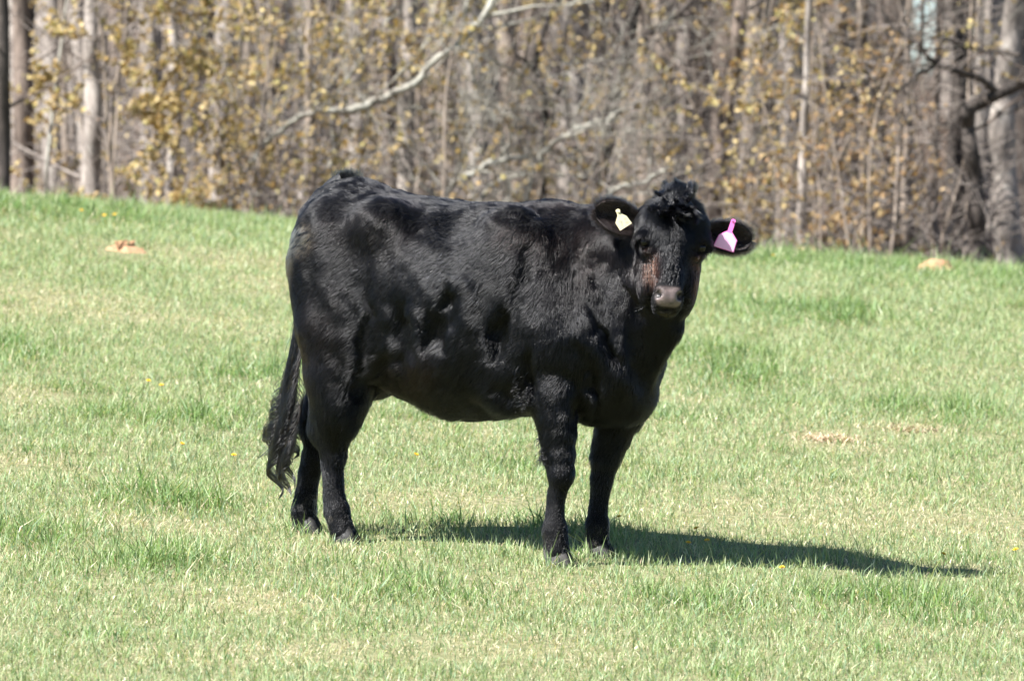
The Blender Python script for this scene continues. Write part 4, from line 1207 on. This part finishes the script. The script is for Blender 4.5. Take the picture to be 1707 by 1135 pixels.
# deeper trees: four kinds, copied with their parts
def proto(seed, r, h, bark):
    rng = np.random.default_rng(seed)
    pts, _ = wander((0, 0, 0), (0, 0, 1), h, 16, rng, .035, .06)
    a = MB(); a.tube(pts, np.interp(np.linspace(0, 1, 17), [0, .08, .6, 1], [r * 1.3, r, r * .7, .02]), 9)
    b = MB()
    for k in range(5):
        i = rng.integers(1, 6); an = rng.random() * 6.28
        twigs(b, pts[i], np.array([math.cos(an), math.sin(an), .3]), .8 + rng.random(), r * .16, 2, rng, .02, 4, None, 4)
    crown(b, None, rng, r * .6, 12, h * .28, None, pts[6:], None, 2, 4)
    return a.mesh('trunk', BARK[bark]), b.mesh('crown', BARK['twig'])
kinds = [('pale', 'slender pale grey tree standing deep among the other trunks of the wood', .078), ('tan', 'slender tan barked tree standing deep among the other trunks of the wood', .060),
         ('brown', 'brown barked tree standing deep among the other trunks of the wood', .10), ('dark', 'dark barked tree standing deep among the other trunks of the wood', .085)]
protos = [[proto(300 + 10 * k + j, kinds[k][2] * (.8 + .4 * j), 11 + 2 * j, kinds[k][0]) for j in range(2)] for k in range(4)]
rg = random.Random(8)
n_deep = 0
for i in range(84):
    Y = 57.5 + 23 * (i / 84) + rg.random() * 1.5
    px = -80 + 1870 * ((i * 0.6180339) % 1.0)
    x = (px - 853.5) / FPX * Y
    k = rg.choices(range(4), [4, 3, 3, 2])[0]
    if 1470 < px < 1600 and Y > 66: continue
    tr, cr = protos[k][rg.randrange(2)]
    e = link('forest_tree', None, label=kinds[k][1], cat='tree', group='%s barked trees deep in the wood' % kinds[k][0], loc=(x, Y, float(ground(x, Y)) - .1))
    s = .8 + .45 * rg.random()
    e.scale = (s, s, 1.0); e.rotation_euler = (R(rg.uniform(-3, 3)), R(rg.uniform(-3, 3)), rg.random() * 6.28)
    link('trunk', tr, e); link('crown', cr, e)

# far wood: trunks and twigs too many and too far to tell apart
def far_wood():
    rng = np.random.default_rng(77); mb = MB()
    for i in range(300):
        Y = 82 + 70 * rng.random() ** .8; x = (rng.random() * 2 - 1) * (.0588 * Y + 3.5)
        if 1460 < 853.5 + x / Y * FPX < 1610 and rng.random() < .8: continue
        r = .05 + .12 * rng.random() ** 2; g = float(ground(x, Y))
        pts, _ = wander((x, Y, g - .1), (0, 0, 1), 9 + 5 * rng.random(), 7, rng, .05, .06)
        mb.tube(pts, np.linspace(r, r * .3, 8), 6)
        for k in range(7):
            q = rng.integers(0, 6); a = rng.random() * 6.28
            twigs(mb, pts[q], np.array([math.cos(a), math.sin(a), .5]), .9 + 1.5 * rng.random(), r * .25, 1, rng, .03, 3, None, 4)
    link('far_wood', mb.mesh('far_wood', BARK['twig']), label='distant bare wood of thin trunks fading together behind the nearer trees', cat='woods', kind='stuff')
far_wood()

# brush: a tangle of twigs and withered leaves along the foot of the wood
def brush():
    rng = np.random.default_rng(78); mb = MB(); lf = []
    for i in range(520):
        Y = 52.2 + 16 * rng.random() ** 1.1; x = (rng.random() * 2 - 1) * (.0588 * Y + 1.6)
        px = 853.5 + x / Y * FPX
        g = float(ground(x, Y)); a = rng.random() * 6.28
        hgt = (.5 + 1.3 * rng.random()) * (1.0 if px < 1400 else .8)
        mine = []
        twigs(mb, (x, Y, g - .03), np.array([.55 * math.cos(a), .55 * math.sin(a), 1]), hgt, .004 + .004 * rng.random(), 1, rng, .01, 3, mine, 4)
        if px < 1150 and rng.random() < .5 or px < 1420 and rng.random() < .2: lf += mine
    link('brush', mb.mesh('brush', BARK['twig']), label='tangle of dry grey twigs along the foot of the wood', cat='brush', kind='stuff')
    link('withered_leaves', leaves_mesh('withered_leaves', lf, rng, 1.3, .036, [(.42, .29, .14), (.50, .37, .18), (.38, .24, .13), (.46, .36, .20)]), label='withered tan leaves clinging in the dry brush', cat='leaves', kind='stuff')
brush()

# ================================================================ small things in the pasture
def clay_mound(label, px, py, wpx, hpx, seed, lumps):
    c = gpix(px, py); K = FPX / c[1]; rng = np.random.default_rng(seed)
    root = link('clay_mound', None, label=label, cat='dirt mound', loc=tuple(c))
    w, h = wpx / K / 2, hpx / K
    n, m = 26, 9; V = []
    for j in range(m):
        for i in range(n):
            a = 2 * np.pi * i / n; r = 1 - j / (m - 1)
            rr = r * (1 + .18 * math.sin(2 * a + seed) + .12 * math.sin(5 * a + seed))
            x, y = w * rr * math.cos(a), w * .8 * rr * math.sin(a)
            z = h * (1 - r ** 2) ** .9 + float(ground(c[0] + x, c[1] + y)) - c[2] - .006
            z += (.25 * h) * (float(vnoise(np.array([[x * 22, y * 22, seed]]), 3)[0]) - .5) * (1 - r * .7)
            V.append((x, y, z))
    f = [(j * n + i, j * n + (i + 1) % n, (j + 1) * n + (i + 1) % n, (j + 1) * n + i) for j in range(m - 1) for i in range(n)]
    link('heap', mesh_np('heap', np.array(V), np.array(f), True, CLAY), root)
    for k in range(lumps):
        a = rng.random() * 6.28; rr = w * (.2 + .9 * rng.random()); s = (.008 + .016 * rng.random())
        bm_v = norm(np.array([[x, y, z] for x in (-1, 1) for y in (-1, 1) for z in (-1, 1)], float) + rng.normal(size=(8, 3)) * .25) * s
        x, y = rr * math.cos(a), rr * .8 * math.sin(a)
        hz = h * max(0, 1 - (rr / w) ** 2) + float(ground(c[0] + x, c[1] + y)) - c[2]
        q = np.array([(0, 1, 3, 2), (4, 6, 7, 5), (0, 4, 5, 1), (2, 3, 7, 6), (0, 2, 6, 4), (1, 5, 7, 3)])
        link('clod', mesh_np('clod', bm_v + np.array([x, y, hz + s * .4]), q, False, CLAY), root)
CLAY = simple_mat('red_clay', (.36, .215, .125), .95, .1, 60, .35)
clay_mound('broken heap of orange clay on the slope near the golden leaved edge', 208, 418, 70, 12, 3, 9)
clay_mound('smooth rounded mound of orange clay near the crest below the crooked black trunk', 1563, 455, 84, 25, 5, 4)

def straw_tuft(label, px, py, n, spread, hgt, seed, cols):
    c = gpix(px, py); rng = np.random.default_rng(seed)
    mb = MB()
    for i in range(n):
        o = np.array([rng.normal() * spread, rng.normal() * spread, 0]); o[2] = float(ground(c[0] + o[0], c[1] + o[1])) - c[2]
        a = rng.random() * 6.28; l = hgt * (.6 + .8 * rng.random())
        d = np.array([math.cos(a), math.sin(a), .15 + .8 * rng.random()]); d = norm(d)
        s = np.array([-math.sin(a), math.cos(a), 0]) * .0022
        m_ = o + d * l * .55; t = m_ + norm(d - np.array([0, 0, .7])) * l * .5
        cc = np.array(cols[rng.integers(0, len(cols))]) * (.8 + .4 * rng.random())
        mb.add(np.array([o - s, o + s, m_ + s, m_ - s, t + s * .3, t - s * .3]), np.array([(0, 1, 2, 3), (3, 2, 4, 5)]), cc)
    link('straw_tuft', mb.mesh('straw_tuft', STRAWM, False), label=label, cat='dry grass', loc=tuple(c))
STRAWM = leafy_mat('straw', .6, .2, (1, .9, .7))
ST = [(.56, .44, .30), (.48, .36, .25), (.64, .53, .38)]
straw_tuft('matted clump of dry pinkish straw lying in the open grass', 1385, 735, 260, .055, .07, 1, ST)
straw_tuft('smaller dry straw patch beside a dark scrape in the grass', 1520, 718, 140, .06, .05, 2, ST + [(.2, .13, .08)])
straw_tuft('low dark clump of dead stems beyond the cow\'s chest', 1230, 637, 90, .05, .04, 3, [(.34, .22, .14), (.5, .38, .26), (.16, .1, .06)])

def dandelions():
    st = simple_mat('flower_stem', (.16, .24, .07), .6); pm = simple_mat('dandelion_petal', (.80, .52, .02), .6)
    rng = np.random.default_rng(9)
    spots = [(247, 657), (270, 663), (306, 756), (383, 775), (690, 777), (648, 671), (1033, 887), (1164, 907), (1149, 927), (1302, 965), (1690, 937), (1573, 950), (138, 366), (176, 376), (193, 374), (1288, 442), (1180, 925)]
    ring = []
    for px, py in spots:
        c = gpix(px, py + 4); h = .045 + .02 * rng.random()
        e = link('dandelion', None, label='small yellow dandelion flower dotted in the pasture grass', cat='flower', group='dandelions in the grass', loc=tuple(c))
        mb = MB(); tip = np.array([rng.normal() * .006, rng.normal() * .006, h]); mb.tube([np.zeros(3), tip * .5 + np.array([.002, 0, 0]), tip], [.0016, .0014, .0013], 5)
        link('stem', mb.mesh('stem', st), e)
        mb = MB(); tilt = norm(np.array([rng.normal() * .3, -.35, 1.0])); u = norm(np.cross(tilt, [1, .2, 0])); w = np.cross(tilt, u)
        for layer, (rr, el, m) in enumerate(((.011, .25, 14), (.009, .6, 11), (.006, 1.1, 8))):
            for k in range(m):
                a = 6.28 * k / m + layer; d = math.cos(el) * (math.cos(a) * u + math.sin(a) * w) + math.sin(el) * tilt; sd = norm(np.cross(d, tilt)) * .0017
                mb.add(np.array([tip - sd * .5, tip + sd * .5, tip + d * rr + sd, tip + d * rr - sd]), np.array([(0, 1, 2, 3)]))
        link('flower_head', mb.mesh('flower_head', pm, False), e)
dandelions()
